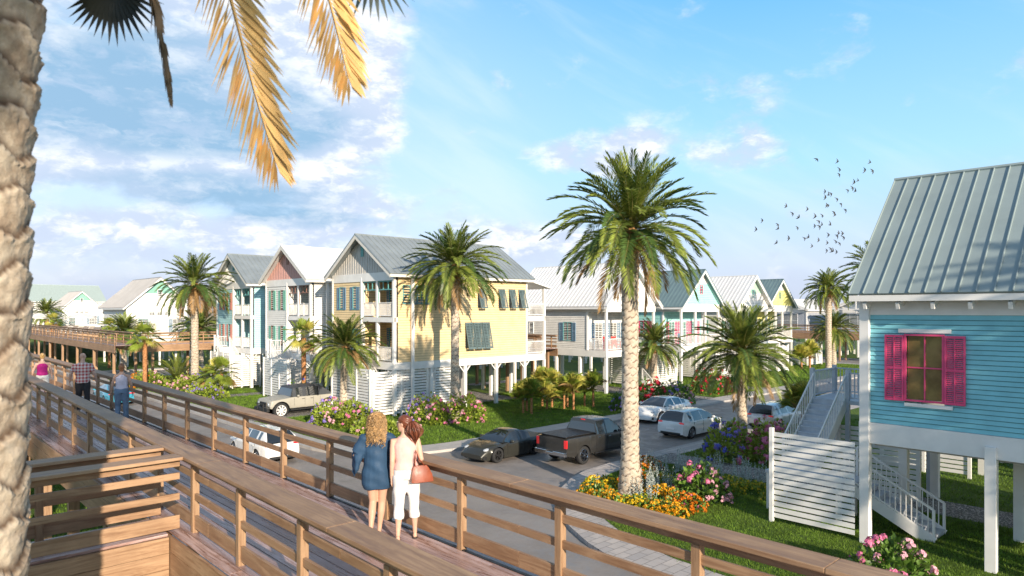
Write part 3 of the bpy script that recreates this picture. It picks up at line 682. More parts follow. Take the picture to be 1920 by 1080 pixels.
def cottage(label, s0, t0, rot, cols, group='single storey gabled cottages on stilts', W_=6.8, L=11.0, roofm=METALW, ZR=10.9, EZ=7.12, F0=3.5, porch=True, style='lap', detail=2, seam=.42, under=True, side_windows=True, topd=1.3, fw=False):
    """local x runs from the gabled front (0) to the back (L); y across"""
    wall, gab, top, sh, frame = cols
    r = thing('cottage', label, 'house', ST(s0, t0, 0), A + rot, group)
    OV = .55; yr = W_ / 2; sl = (ZR - EZ) / (W_ / 2 + OV); WE = EZ - .45; PD = 2.0 if porch else 0
    full = lambda a, c: (lambda z: (a, c)); b = MB()
    for y, ny in ((0, -1), (W_, 1)): lap_wall(b, (0, y, 0), (1, 0, 0), (0, ny, 0), full(PD, L), F0, WE, lap=.15)
    for x, nx, in ((PD, -1), (L, 1)): lap_wall(b, (x, 0, 0), (0, 1, 0), (nx, 0, 0), full(0, W_), F0, WE + .3, lap=.15)
    b.build('walls', [wall, GAP_SHADE[wall.name]], r)
    b = MB(); b.box(-.05, -.05, F0 - .55, L + .05, W_ + .05, F0 - .01)
    for x, y in ((PD, 0), (PD, W_), (L, 0), (L, W_)): b.box(x - .08, y - .08, F0 - .02, x + .08, y + .08, WE)
    b.box(-.03, -.03, WE, L + .03, .12, EZ + .05); b.box(-.03, W_ - .12, WE, L + .03, W_ + .03, EZ + .05); b.box(-.04, .12, WE, .1, W_ - .12, EZ + .25)
    b.build('trim_boards', WHITE, r)
    zt = ZR - topd
    if fw:
        for a in (W_ / 2 - .9, W_ / 2, W_ / 2 + .9): window(r, (0, 0, 0), (0, 1, 0), (-1, 0, 0), a, 6.2, 7.0, .6, frame=WHITER, rows=2, cols=2)
        window(r, (0, 0, 0), (0, 1, 0), (-1, 0, 0), W_ * .2, F0 + .4, F0 + 2.2, 1.4, frame=WHITER, shut=sh, rows=3, cols=3); window(r, (0, 0, 0), (0, 1, 0), (-1, 0, 0), W_ * .75, F0 + .1, F0 + 2.2, 1.0, frame=TEALSH, rows=3, cols=2)
    gable_wall(r, 0, -.1, W_ + .1, EZ + .25, yr, ZR - .1, sl, -1, gab, 'lap', zt=zt)
    gable_wall(r, 0, -.1, W_ + .1, zt, yr, ZR - .1, sl, -1, top, 'batten', name='gable_top')
    gable_wall(r, L, -.1, W_ + .1, WE + .3, yr, ZR - .1, sl, 1, gab, 'lap')
    seam_roof(r, -.5, L + .5, (-OV, W_ + OV), EZ, yr, ZR, roofm, seam, fasc=WHITER)
    b = MB(); n = int(L / .8)
    for i in range(n):
        x = .2 + (L - .4) * i / (n - 1)
        for y, sg in ((0, -1), (W_, 1)): b.beam((x, y, EZ - .12), (x, y + sg * (OV - .12), EZ - .16), .07, .13)
    b.build('rafter_tails', WHITE, r)
    v = window(r, (0, 0, 0), (0, 1, 0), (-1, 0, 0), yr, ZR - 2.3, ZR - 1.55, .42, frame=frame, rows=2, cols=1)
    if porch:
        posts(r, [(.1, .1), (.1, W_ * .37), (.1, W_ * .63), (.1, W_ - .1)], F0, WE, .18, name='porch_post')
        for y0, y1 in ((.2, W_ * .37), (W_ * .37, W_ * .63), (W_ * .63, W_ - .2)): balustrade(r, (.1, y0, F0), (.1, y1, F0))
        for y in (.1, W_ - .1): balustrade(r, (.2, y, F0), (PD, y, F0))
        for a, w_ in ((1.4, .9), (3.4, .9), (5.4, .9)): window(r, (PD, 0, 0), (0, 1, 0), (-1, 0, 0), a, F0 + .1, F0 + 2.2, w_, frame=WHITER, shut=sh, rows=3, cols=2, sw=.42, name='porch_door')
    if side_windows:
        for y, ny in ((0, -1), (W_, 1)):
            window(r, (0, y, 0), (1, 0, 0), (0, ny, 0), 4.2, F0 + .75, F0 + 2.25, .9, frame=frame, shut=sh, rows=2, cols=2)
            window(r, (0, y, 0), (1, 0, 0), (0, ny, 0), 8.6, F0 + 1.3, F0 + 2.2, .5, frame=WHITER, rows=2, cols=1)
    if under: posts(r, [(x, y) for x in (.1, 2.9, 5.6, 8.3, L - .1) for y in (.1, W_ / 2, W_ - .1)], -.02, F0 - .5, .22)
    return r
METALG = mat('light_grey_metal_roof', (.30, .30, .31), .5, metal=.1, var=.06, vs=.7)
def wallmat(name, c):
    GAP_SHADE[name] = mat(name + '_board_gap', tuple(x * .5 for x in c), .8, var=.1); return mat(name, c, .55, var=.07, vs=1.5, dirt=.14, bump=.15, bs=50)  # darker wall colour painted as the shadow line between boards
GAP_SHADE['white_paint'] = mat('white_board_gap', (.34, .33, .32), .8, var=.1)
YEL = wallmat('yellow_siding', (.79, .59, .32)); TEAL = wallmat('aqua_siding', (.40, .65, .67)); WSID = wallmat('white_siding', (.78, .76, .72))
PINKG = wallmat('pink_board', (.56, .32, .28)); GREYG = wallmat('grey_board', (.50, .48, .45)); BLUEW = wallmat('sky_blue_siding', (.21, .53, .60))
MINT = wallmat('mint_siding', (.36, .70, .66)); MINTD = wallmat('mint_board', (.22, .46, .38)); PGREEN = wallmat('pale_green_board', (.42, .58, .48)); LEMON = wallmat('lemon_siding', (.80, .76, .28)); TAN = wallmat('tan_siding', (.50, .40, .29)); GREYS = wallmat('grey_siding', (.36, .38, .42))
townhouse('yellow two storey stilt house with grey metal roof and dark awning shutters', 24.6, 36.9, (YEL, GREYG, BEIGE, BLUESH, TEALSH))
townhouse('cream two storey stilt house with pink gable and white metal roof', 24.6, 48.2, (WSID, PINKG, BEIGE, GREENSH, BROWNTRIM), roofm=METALW, detail=False)
townhouse('aqua two storey stilt house with white gable and salmon shutters', 24.6, 59.2, (TEAL, WHITE, BEIGE, SALMON, TEALSH), detail=False)
NINE = R(90)
cottage('white stilt cottage with blue shutters behind the tallest palm', 50.6, 35.0, NINE, (WSID, WHITE, MINT, BLUESH, TEALSH), roofm=METALW, L=11)
cottage('mint stilt cottage with raspberry shutters and slate metal roof', 61.6, 35.0, NINE, (MINT, MINT, WHITE, PINK, PINK), roofm=METALT, ZR=10.7)
cottage('white stilt cottage with pale green gable top', 71.9, 35.0, NINE, (WSID, WHITE, PGREEN, GREENSH, TEALSH), roofm=METALW, ZR=10.5, topd=1.9)
cottage('lemon yellow stilt cottage with slate metal roof', 82.4, 37.0, NINE, (LEMON, LEMON, WHITE, BLUESH, TEALSH), roofm=METALT, ZR=10.5)
cottage('white pool house with mint gable top beside the left palm', 30.3, 91.5, NINE, (WSID, WHITE, MINTD, BLUESH, WHITER), roofm=METALG, W_=7.4, L=11, porch=False, topd=2.0, fw=True)
cottage('far white pool house with mint gable top and row of windows', 37.0, 168, NINE, (WSID, WHITE, MINTD, BLUESH, WHITER), roofm=METALG, W_=7.0, L=12, porch=False, side_windows=False, topd=2.0, fw=True)
cottage('long mint green roofed pool house behind the far white gable', 20, 196, 0, (WSID, WHITE, MINT, BLUESH, WHITER), roofm=mat('mint_metal_roof', (.38, .45, .42), .5, var=.08), W_=16, L=24, ZR=13.2, EZ=9, porch=False, side_windows=False)
cottage('tan house with blue shutters behind the left palm crown', 36, 96, 0, (TAN, TAN, WHITE, BLUESH, BLUESH), roofm=METALW, porch=False)
cottage('white house glimpsed behind the white cottage', 58.5, 57, NINE, (WSID, WHITE, WHITE, BLUESH, WHITER), ZR=10.5)
cottage('white house glimpsed behind the mint cottage', 74, 57, NINE, (WSID, WHITE, WHITE, BLUESH, WHITER), ZR=10.2)
cottage('white house glimpsed between the stilts of the yellow house', 50, 60, NINE, (WSID, WHITE, WHITE, BLUESH, WHITER), ZR=10.0)
for t_, lab in ((44.5, 'far grey house with open truss gable beyond the walkway, left one'), (33.5, 'far grey house with open truss gable beyond the walkway, right one nearest the blue cottage')):
    r = cottage(lab, 104, t_, 0, (GREYS, WHITE, WHITE, BLUESH, WHITER), group='far grey houses with truss gables', W_=7.2, L=12, ZR=8.55, EZ=6.9, F0=3.7, porch=False, side_windows=False)
    window(r, (0, 0, 0), (0, 1, 0), (-1, 0, 0), 3.6, 4.2, 6.3, 4.4, rows=2, cols=4, glass=GLASSL)
    b = MB(); b.beam((-.75, -.5, 6.95), (-.75, 3.6, 8.6), .12, .16); b.beam((-.75, 7.7, 6.95), (-.75, 3.6, 8.6), .12, .16); b.box(-.81, -.4, 6.9, -.69, 7.6, 7.05); b.box(-.8, 3.53, 7.05, -.7, 3.67, 8.5)
    b.build('gable_truss', WHITE, r)

# ------------------------------------------------------------------ the blue cottage on the right and its stairs
def blue_cottage():
    r = thing('cottage', 'sky blue clapboard stilt cottage with one raspberry shuttered window', 'house', ST(21.3, 7.5, 0), A - R(90))
    L, W_, F0, WE, EZ, ZR, OV = 11.5, 6.8, 3.55, 6.67, 7.28, 11.1, .6; yr = W_ / 2; sl = (ZR - EZ) / (W_ / 2 + OV)
    full = lambda a, c: (lambda z: (a, c)); HX = (1.16, 2.14, 4.26, 6.14)
    b = MB(); lap_wall(b, (0, 0, 0), (1, 0, 0), (0, -1, 0), full(.1, L), F0, WE, holes=[HX], lap=.13, th=.026)
    lap_wall(b, (0, W_, 0), (1, 0, 0), (0, 1, 0), full(0, L), F0, WE, lap=.13)
    for x, nx in ((0, -1), (L, 1)): lap_wall(b, (x, 0, 0), (0, 1, 0), (nx, 0, 0), full(0, W_), F0, WE + .3, lap=.13)
    b.build('walls', [BLUEW, GAP_SHADE[BLUEW.name]], r)
    b = MB(); b.box(-.06, -.045, F0 - .62, L + .05, W_ + .05, F0 - .01)
    b.box(.0, -.035, WE, L + .03, .12, EZ + .12); b.box(0, W_ - .12, WE, L, W_ + .03, EZ + .12); b.box(-.04, .12, WE, .1, W_ - .12, EZ + .25)
    b.box(HX[0] - .16, -.05, HX[3] + .03, HX[1] + .16, -.024, HX[3] + .14); b.box(HX[0] + .0, -.075, HX[2] - .15, HX[1] + .2, -.024, HX[2] - .05)
    b.build('trim_boards', WHITE, r, bevel=.006)
    for x, nx in ((0, -1), (L, 1)): gable_wall(r, x, -.1, W_ + .1, EZ + .2, yr, ZR - .1, sl, nx, BLUEW, 'lap')
    seam_roof(r, -.16, L + .5, (-OV, W_ + OV), EZ, yr, ZR, METALB, .385, fasc=WHITE)
    b = MB(); n = 14
    for i in range(n):
        x = .25 + i * .86
        for y, sg in ((-.04, -1), (W_ + .04, 1)):
            b = MB(); b.beam((0, 0, EZ - .20), (0, sg * (OV - .16), EZ - .36), .095, .19); o = b.build('rafter_tail', WHITE, r, bevel=.008); o.location = (x, y, 0)
    f = window(r, (0, -.024, 0), (1, 0, 0), (0, -1, 0), (HX[0] + HX[1]) / 2, HX[2] + .05, HX[3] - .05, HX[1] - HX[0] - .1, frame=PINK, shut=PINK, rows=2, cols=2, sw=.5, louv=16, recess=True, glass=WINB)
    for i, (x, y) in enumerate([(x, y) for x in (.12, 3.2, 6.3, 9.4) for y in (.0, W_ / 2, W_)]):
        w_ = .13; z1 = EZ if i == 0 else F0 - .3; bb = MB(); bb.box(-w_, -w_ - .02 * (y == 0), -.02, w_, w_, z1); p = bb.build('post', WHITE, r, bevel=.01); p.location = (x, y, 0)
    bb = MB(); bb.box(.3, .2, F0 - .7, L - .1, W_ - .2, F0 - .63); bb.build('underfloor', mat('underfloor_boards', (.42, .40, .38), .7), r)
    return r
WINB = mat('window_glass_reflection', (.20, .14, .055), .10, var=.4, vs=1.2, spec=.9, coat=.4)  # amber base colour stands for scenery mirrored in the pane
blue_cottage()
SGREY = mat('painted_stair', (.50, .53, .58), .5, var=.08, vs=3)
def blue_stairs():
    r = thing('staircase', 'grey white two flight staircase beside the sky blue cottage', 'stairs', ST(22, 8, 0), A)
    stair(r, (.75, -2.0, 0), (.75, .5, 1.35), 1.0, (1, 0, 0), WHITE, SGREY)
    b = MB(); b.box(.4, .5, 1.26, 1.9, 3.0, 1.35); b.build('landing', SGREY, r)
    stair(r, (1.5, 1.75, 1.35), (4.1, 1.75, 3.5), 1.1, (0, 1, 0), WHITE, SGREY)
    b = MB(); b.box(4.05, -.45, 3.36, 6.3, 3.0, 3.5); b.build('landing', SGREY, r)
    for p, q in (((4.1, 2.92, 3.5), (6.2, 2.92, 3.5)), ((6.2, 2.92, 3.5), (6.2, -.4, 3.5)), ((4.1, -.4, 3.5), (4.1, 1.62, 3.5))): balustrade(r, p, q, 1.0, SGREY)
    m = MB(); m.box(-.07, -.07, 0, .07, .07, 4.62); me = m.mesh('post', SGREY)
    for x, y in ((4.1, 2.95), (4.1, 1.66), (6.2, 2.95), (6.2, -.4)): p = link_mesh('post', me, r); p.location = (x, y, 0)
    m = MB(); m.box(-.07, -.07, 0, .07, .07, 1.3); me = m.mesh('post', WHITE)
    for x, y in ((.5, .6), (1.8, .6), (.5, 2.9), (1.8, 2.9)): p = link_mesh('post', me, r); p.location = (x, y, 0)
blue_stairs()
slat_fence('white slatted screen facing the flower bed beside the blue cottage', 21.2, 7.63, 2.62, 0, 2.98, n=1)
slat_fence('white slatted screen behind the blue cottage stairs', 26.5, 7.4, 2.8, 0, 2.6, n=2)
slat_fence('distant white slatted screen seen under the blue cottage', 32.3, 7.2, 3.4, 0, 3.0, n=3)
r_ = cottage('white stilt cottage hidden behind the blue one, only its stilts showing', 33.4, 7.2, -R(90), (WSID, WHITE, WHITE, BLUESH, WHITER), ZR=10.4, porch=False, side_windows=False)
for t_, L1, L2, who in ((37.1, 4.9, 6.4, 'yellow house'), (48.6, 4.3, 2.6, 'pink gabled house'), (59.7, 4.6, 2.6, 'aqua house')):
    slat_fence('white slatted street screen of the ' + who, 23.0, t_, L1, 0, 3.05, n=4)
    slat_fence('white slatted screen under the near side of the ' + who, 23.08, t_ - .07, L2, -R(90), 3.0, n=4)
    r_ = thing('staircase', 'white entrance stairs behind the slatted screen of the ' + who, 'stairs', ST(23.2, t_ + .2, 0), A, 'entrance stairs of the two storey houses')
    stair(r_, (.1, .3, 1.2), (.1, 3.4, 3.45), 1.0, (1, 0, 0), WHITE)
    b = MB(); b.box(.05, 3.4, 3.3, 1.2, L1 - .3, 3.45); b.box(.1, 0, 1.08, 1.1, .3, 1.2); b.build('landing', WHITE, r_)
    balustrade(r_, (.1, 3.5, 3.45), (.1, L1 - .4, 3.45)); balustrade(r_, (.1, L1 - .35, 3.45), (1.2, L1 - .35, 3.45))
    m = MB()
    m.box(-.07, -.07, 0, .07, .07, 4.55); me = m.mesh('post', WHITE)
    for x, y in ((.1, 3.45), (.1, L1 - .35)): p = link_mesh('post', me, r_); p.location = (x, y, 0)
for s_, t_, L1, L2, who in ((50.0, 34.4, 3.1, 5.0, 'white cottage behind the tallest palm'), (60.2, 34.4, 3.4, 4.5, 'mint cottage'), (72.6, 34.2, 2.6, 4.0, 'white cottage with green gable top'), (83.5, 35.5, 4.0, 3.5, 'lemon yellow cottage')):
    slat_fence('white slatted screen facing the street at the ' + who, s_, t_, L1, -R(90), 3.0, 'white slatted screens along the cross street', n=3)
    slat_fence('white side slatted screen at the ' + who, s_ - .07, t_ + .08, L2, 0, 3.0, 'white slatted screens along the cross street', n=3)
for s_, who in ((48.6, 'white'), (59.0, 'mint')):
    r_ = thing('staircase', 'white porch stairs of the %s cottage' % who, 'stairs', ST(s_, 34.0, 0), A, 'porch stairs along the cross street')
    stair(r_, (0, -.1, 0), (0, 3.5 - 2.6, .9), 1.0, (1, 0, 0), WHITE)
# porch chairs
def porch_chair(m, label, s, t, z, rz, group):
    r = thing('porch_chair', label, 'chair', ST(s, t, z), A + rz, group)
    b = MB(); b.box(-.25, -.25, .42, .25, .25, .47); b.build('seat', m, r)
    b = MB()
    for i in range(5): x = -.22 + i * .11; b.beam((x, .24, .45), (x, .38, 1.12), .08, .02)
    b.box(-.26, .33, 1.0, .26, .36, 1.06); b.build('backrest', m, r)
    lg = MB(); lg.box(-.025, -.025, 0, .025, .025, .66); me = lg.mesh('leg', m)
    for x in (-.26, .26):
        for y in (-.22, .24): p = link_mesh('leg', me, r); p.location = (x, y, 0)
        a = MB(); a.box(x - .04, -.28, .66, x + .04, .28, .69); a.build('armrest', m, r)
RCH = mat('red_chair_paint', (.60, .04, .03), .45, var=.05)
porch_chair(RCH, 'left red chair on the porch of the white cottage', 44.8, 35.6, 3.5, R(10), 'red porch chairs')
porch_chair(RCH, 'right red chair on the porch of the white cottage', 45.9, 35.6, 3.5, R(-8), 'red porch chairs')
porch_chair(BLUESH, 'blue chair on the porch of the mint cottage', 56.0, 35.6, 3.5, R(5), 'blue porch chairs')
porch_chair(BLUESH, 'blue chair on the lower porch of the aqua house', 25.3, 60.6, 3.45, R(-80), 'blue porch chairs')
# pool deck with umbrellas and loungers
b = MB(); b.prism([(18.2, 104), (32, 104), (32, 165), (18.2, 165)], 3.1, 3.69); struct('pool_terrace', b, mat('terrace_planks', (.42, .27, .16), .6, var=.15, vs=2))
CANV = mat('white_canvas', (.82, .78, .72), .8, var=.03, trans=.2)
for lab, s_, t_ in (('white parasol on the pool terrace nearest the big trunk', 19.6, 119), ('white parasol on the pool terrace before the far gabled house', 25.4, 127), ('white parasol behind the others on the pool terrace', 21.0, 136)):
    r_ = thing('parasol', lab, 'parasol', ST(s_, t_, 3.69), A, 'parasols on the pool terrace')
    b = MB(); b.tube([(0, 0, 0), (0, 0, 2.5)], .04, 8); b.tube([(0, 0, 0), (0, 0, .08)], .3, 12); b.build('pole', WHITER, r_)
    b = MB(); n = 16; ring = [[(rr * math.cos(2 * math.pi * k / n), rr * math.sin(2 * math.pi * k / n), z - (.05 if k % 2 else 0) * rr) for k in range(n)] for rr, z in ((.03, 2.72), (.9, 2.45), (1.9, 2.1), (1.92, 1.95))]
    b.rings(ring, 0, cap=False); b.build('canopy', CANV, r_)
for i, (s_, t_, lab) in enumerate(((20.5, 112, 'first'), (22.0, 113, 'second'), (23.6, 114, 'third'))):
    r_ = thing('sun_lounger', lab + ' white sun lounger from the left on the pool terrace', 'sun lounger', ST(s_, t_, 3.69), A + R(200), 'loungers on the pool terrace')
    b = MB(); b.box(-.35, -.9, .3, .35, .35, .4); b.build('mattress', CANV, r_); b = MB(); b.beam((0, .35, .35), (0, .95, .85), .7, .1); b.build('backrest', CANV, r_)
    for x in (-.3, .3):
        for y in (-.8, .3): b = MB(); b.box(x - .03, y - .03, 0, x + .03, y + .03, .3); b.build('leg', WHITER, r_)

# ------------------------------------------------------------------ vegetation
PG = [mat('palm_leaf_deep', (.075, .130, .030), .42, var=.2, vs=2, spec=.4, trans=.22, iso=.35), mat('palm_leaf_bright', (.23, .28, .050), .42, var=.2, vs=2, spec=.4, trans=.28, iso=.3),
      mat('palm_leaf_dry', (.36, .22, .09), .6, var=.25, vs=2, trans=.25, iso=.3), mat('palm_petiole', (.22, .20, .06), .5, var=.2)]
FG = [mat('fan_palm_leaf', (.24, .31, .045), .42, var=.2, vs=2, spec=.4, trans=.35, iso=.3), mat('fan_palm_leaf_yellow', (.50, .46, .10), .45, var=.2, vs=2, trans=.35, iso=.3), PG[2], PG[3]]
def trunk_mat(name, c1, c2, c3, sc=6):
    def fn(q, p, co, t):
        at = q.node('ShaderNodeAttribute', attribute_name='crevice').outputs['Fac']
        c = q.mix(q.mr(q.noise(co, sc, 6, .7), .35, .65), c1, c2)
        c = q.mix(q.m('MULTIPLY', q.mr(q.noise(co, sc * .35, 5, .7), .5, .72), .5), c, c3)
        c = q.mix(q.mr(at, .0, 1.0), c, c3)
        q.put(p.inputs['Base Color'], c); p.inputs['Roughness'].default_value = .85; p.inputs['Specular IOR Level'].default_value = .2
        b = q.node('ShaderNodeBump'); b.inputs['Strength'].default_value = .7; b.inputs['Distance'].default_value = .02
        q.put(b.inputs['Height'], q.noise(co, sc * 4, 6, .7)); t.links.new(b.outputs[0], p.inputs['Normal'])
    return tex_mat(name, fn)
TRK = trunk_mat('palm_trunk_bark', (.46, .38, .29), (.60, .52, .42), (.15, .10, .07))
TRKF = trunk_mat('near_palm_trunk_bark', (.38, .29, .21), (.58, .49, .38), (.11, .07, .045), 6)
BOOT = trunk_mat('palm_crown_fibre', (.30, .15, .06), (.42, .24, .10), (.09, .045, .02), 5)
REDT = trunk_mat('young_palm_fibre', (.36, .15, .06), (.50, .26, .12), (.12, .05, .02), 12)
def trunk(parent, H, rads, nth=36, dz=.032, amp=.11, lat=7, pitch=.26, m=TRK, lean=(0, 0), name='trunk', seed=0, edge=1.0):
    rg = np.random.default_rng(seed); nz = max(6, int(H / dz)); z = np.linspace(-.1, H, nz); th = np.linspace(0, 2 * np.pi, nth, endpoint=False)
    T, Zz = np.meshgrid(th, z); r0 = np.interp(Zz / H, [k[0] for k in rads], [k[1] for k in rads])
    wv = .25 * np.sin(2 * T + Zz * 1.7 + seed) + .2 * np.sin(3 * T - Zz * 2.9 + seed)
    row = Zz / pitch + wv * .5; k = np.floor(row); fr = row - k
    ph = (T / (2 * np.pi) * lat + .5 * (k % 2)) % 1.0
    tri = np.abs(ph - .5) * 2
    e = fr - .40 * (1 - tri)                     # each leaf scar is a shield that overhangs the one below
    e = np.where(e < 0, e + 1, e)
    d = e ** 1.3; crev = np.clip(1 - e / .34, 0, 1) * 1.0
    nse = rg.normal(0, .12, T.shape); nse = (nse + np.roll(nse, 1, 1) + np.roll(nse, 1, 0)) / 2
    rr = r0 * (1 + amp * (d - .4 + nse * .8) * edge)
    zz = Zz - .05 * d * pitch
    V = np.stack([rr * np.cos(T) + lean[0] * (Zz / H) ** 1.5, rr * np.sin(T) + lean[1] * (Zz / H) ** 1.5, zz], -1).reshape(-1, 3)
    i, j = np.meshgrid(np.arange(nz - 1), np.arange(nth), indexing='ij'); j2 = (j + 1) % nth
    F = np.stack([i * nth + j, i * nth + j2, (i + 1) * nth + j2, (i + 1) * nth + j], -1).reshape(-1, 4)
    me = np_mesh(name, V, F, m, smooth=True, link=False)
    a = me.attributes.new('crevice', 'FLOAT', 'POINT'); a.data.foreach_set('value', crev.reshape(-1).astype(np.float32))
    return link_mesh(name, me, parent)
def frond(az, e0, L, droop, nl, ll, w_, mi, start=(0, 0, 0), V=None, F=None, M=None, rg=rng, tw=0.0, lift=.25, s0=.14, amin=24, amax=66, path=None, bend=1.35, r0=.022):
    n = 14; s = np.linspace(0, 1, n)
    hd = np.array([np.sin(az), np.cos(az), 0]); sd_ = np.array([np.cos(az), -np.sin(az), 0])
    if path is None:
        e = np.clip(e0 - droop * s ** bend, -R(86), R(89)); ds = L / (n - 1)
        hx = np.concatenate([[0], np.cumsum(np.cos(e[:-1]) * ds)]); hz = np.concatenate([[0], np.cumsum(np.sin(e[:-1]) * ds)])
        P = np.array(start) + hx[:, None] * hd + np.array([0, 0, 1]) * hz[:, None] + sd_ * (tw * L * s[:, None] ** 2)
    else:
        K = np.array(path, float); kk = np.linspace(0, 1, len(K))
        P = np.stack([np.interp(s, kk, K[:, i]) for i in range(3)], 1)
        for _ in range(3): P[1:-1] = (P[:-2] + 2 * P[1:-1] + P[2:]) / 4
        L = np.linalg.norm(np.diff(P, axis=0), axis=1).sum()
    Tn = np.gradient(P, axis=0); Tn /= np.linalg.norm(Tn, axis=1)[:, None]
    # rachis: flat three sided strip
    S_ = np.tile(sd_, (n, 1)) if path is None else np.tile(np.array([1.0, -.25, 0]), (n, 1))
    S_ /= np.maximum(np.linalg.norm(S_, axis=1), 1e-6)[:, None]
    U_ = np.cross(S_, Tn)
    wd = (r0 * (1 - .8 * s))[:, None]
    base = sum(len(x) for x in V); R3 = np.stack([P + S_ * wd, P - S_ * wd, P + U_ * wd], 1).reshape(-1, 3); V.append(R3)
    for i in range(n - 1):
        for a in range(3): b2 = (a + 1) % 3; F.append([base + i * 3 + a, base + i * 3 + b2, base + (i + 1) * 3 + b2, base + (i + 1) * 3 + a]); M.append(3 if mi != 2 else 2)
    q = np.linspace(s0, 1.0, nl); x = q * (n - 1); i0 = np.clip(x.astype(int), 0, n - 2); f = (x - i0)[:, None]
    PP = P[i0] * (1 - f) + P[i0 + 1] * f; TT = Tn[i0] * (1 - f) + Tn[i0 + 1] * f; SS = S_[i0]; UU = U_[i0]
    for sg in (-1, 1):
        l = ll * np.clip(np.sin(np.pi * (.10 + .80 * q)), .05, 1) ** .7 * rg.uniform(.85, 1.1, nl)
        a = np.radians(amax + (amin - amax) * q) + rg.normal(0, .06, nl)
        D = TT * np.cos(a)[:, None] + SS * (sg * np.sin(a))[:, None] + UU * (lift + rg.normal(0, .10, nl))[:, None]; D /= np.linalg.norm(D, axis=1)[:, None]
        Wv = np.cross(D, UU); Wv /= np.maximum(np.linalg.norm(Wv, axis=1), 1e-6)[:, None]
        Wv = Wv * .8 + UU * .45 * sg
        g_ = np.array([0, 0, -1.0])
        mid = PP + D * (l * .45)[:, None] + g_ * (l * .03)[:, None]; tip = PP + D * l[:, None] + g_ * (l * .16)[:, None]
        hw = w_ * .5
        vs = np.stack([PP, mid + Wv * hw, tip, mid - Wv * hw], 1).reshape(-1, 3); b0 = sum(len(x_) for x_ in V); V.append(vs)
        F.extend((np.arange(nl * 4).reshape(-1, 4) + b0).tolist()); M.extend([mi] * nl)
def crown_mesh(name, n, L, seed, nl=46, ll=.5, w_=.035, e_hi=84, e_lo=-32, dead=6, young=False, dr=(28, 78)):
    rg = np.random.default_rng(seed); V, F, M = [], [], []
    for i in range(n):
        u = (i + .5) / n; az = i * 2.39996 + rg.normal(0, .15); e0 = R(e_hi + (e_lo - e_hi) * u ** .85) + rg.normal(0, .10)
        droop = R(dr[0] + (dr[1] - dr[0]) * min(1, u * 1.6)) * rg.uniform(.75, 1.2)
        if u > .7: droop *= .8
        Lf = L * (.72 + .3 * min(1, u * 2.0)) * rg.uniform(.88, 1.1)
        mi = 2 if i >= n - dead else (0 if rg.random() < (.40 if u > .45 else .25) else 1)
        if i >= n - dead: e0 = R(-35) + rg.normal(0, .25); droop = R(45); Lf *= .8
        st = (.10 * math.sin(az), .10 * math.cos(az), .25 - .5 * u)
        frond(az, e0, Lf, droop, nl, ll * L / 3.2, w_, mi, st, V, F, M, rg, tw=rg.normal(0, .06))
    return np_mesh(name, np.concatenate(V), np.array(F), PG, M, link=False)
CROWNS = [crown_mesh('crown', 112, 3.3, 1, nl=60, ll=.54, w_=.044, e_lo=-20), crown_mesh('crown', 98, 3.3, 2, nl=52, ll=.54, w_=.050), crown_mesh('crown', 92, 3.3, 3, nl=52, ll=.54, w_=.050), crown_mesh('crown', 84, 3.3, 8, nl=52, ll=.56, w_=.050, dead=11, e_lo=-40), crown_mesh('crown', 104, 3.3, 9, nl=50, ll=.50, w_=.052, dead=4, e_lo=-15, dr=(35, 90))]
LOWC = crown_mesh('crown', 46, 2.6, 5, e_lo=8, dead=0, nl=36, dr=(20, 55))
def date_palm(label, x, y, H, Lr, ci=0, seed=1, r=.27, rb=.40, sc=None, group='date palms among the houses', rot=None, lean=(0, 0), hs=1.0):
    rt = thing('date_palm', label, 'palm tree', (x, y, 0), 0, group)
    if H > .3:
        trunk(rt, H, [(0, rb), (.06, rb * .9), (.16, r * 1.12), (.5, r), (.85, r * 1.05), (1, r * 1.18)], seed=seed, lean=lean)
        cb = trunk(rt, 1.0 * Lr / 3.2, [(0, r * 1.15), (.25, r * 1.55), (.6, r * 1.6), (1, r * .6)], m=BOOT, nth=24, dz=.05, amp=.30, lat=8, pitch=.2, name='crown_base', seed=seed + 3); cb.location = (lean[0], lean[1], H - .12)
    c = link_mesh('crown', CROWNS[ci], rt); k = Lr / 3.3; c.scale = (k, k, k * hs); c.location = (lean[0], lean[1], H + .75 * k if H > .3 else .35); c.rotation_euler = (.13 * math.sin(seed * 2.1), .13 * math.cos(seed * 3.7), seed * 1.3 if rot is None else rot)
    return rt
date_palm('tallest date palm, its thick pale trunk rising from the orange flower bed', 4.28, 24.75, 9.0, 2.95, 0, 1, r=.29, rb=.46, hs=1.16)
date_palm('tall date palm in front of the yellow house side wall', -3.6, 43.1, 8.85, 3.3, 1, 2, r=.25, rb=.36)
date_palm('short date palm before the corner screen of the yellow house', -11.1, 45.0, 3.75, 2.7, 2, 3, r=.26, rb=.32, lean=(.1, 0))
date_palm('tall date palm by the walkway, left of the aqua house', -28.3, 60.9, 8.3, 3.5, 3, 4, r=.30, rb=.36)
date_palm('short date palm at the slatted screen of the white cottage', 12.25, 58.9, 3.2, 2.75, 2, 5, r=.27, rb=.30)
date_palm('broad short date palm by the cross street behind the blue and pink hydrangea', 12.4, 36.8, 3.75, 3.05, 0, 6, r=.24, rb=.30, hs=1.08)
date_palm('far slender date palm left of the blue cottage roof', 37.0, 79.8, 8.4, 3.2, 4, 7, r=.32, rb=.36)
date_palm('far short date palm just behind the slender one', 38.6, 82.0, 3.9, 2.9, 2, 8, r=.32, rb=.34)
date_palm('date palm mostly hidden by the blue cottage roof', 32.4, 60.5, 9.3, 3.7, 3, 9, r=.3, rb=.36)
date_palm('low date palm behind the walkway before the white pool house', -43.5, 76.5, 3.6, 2.9, 4, 10, r=.28, rb=.3)
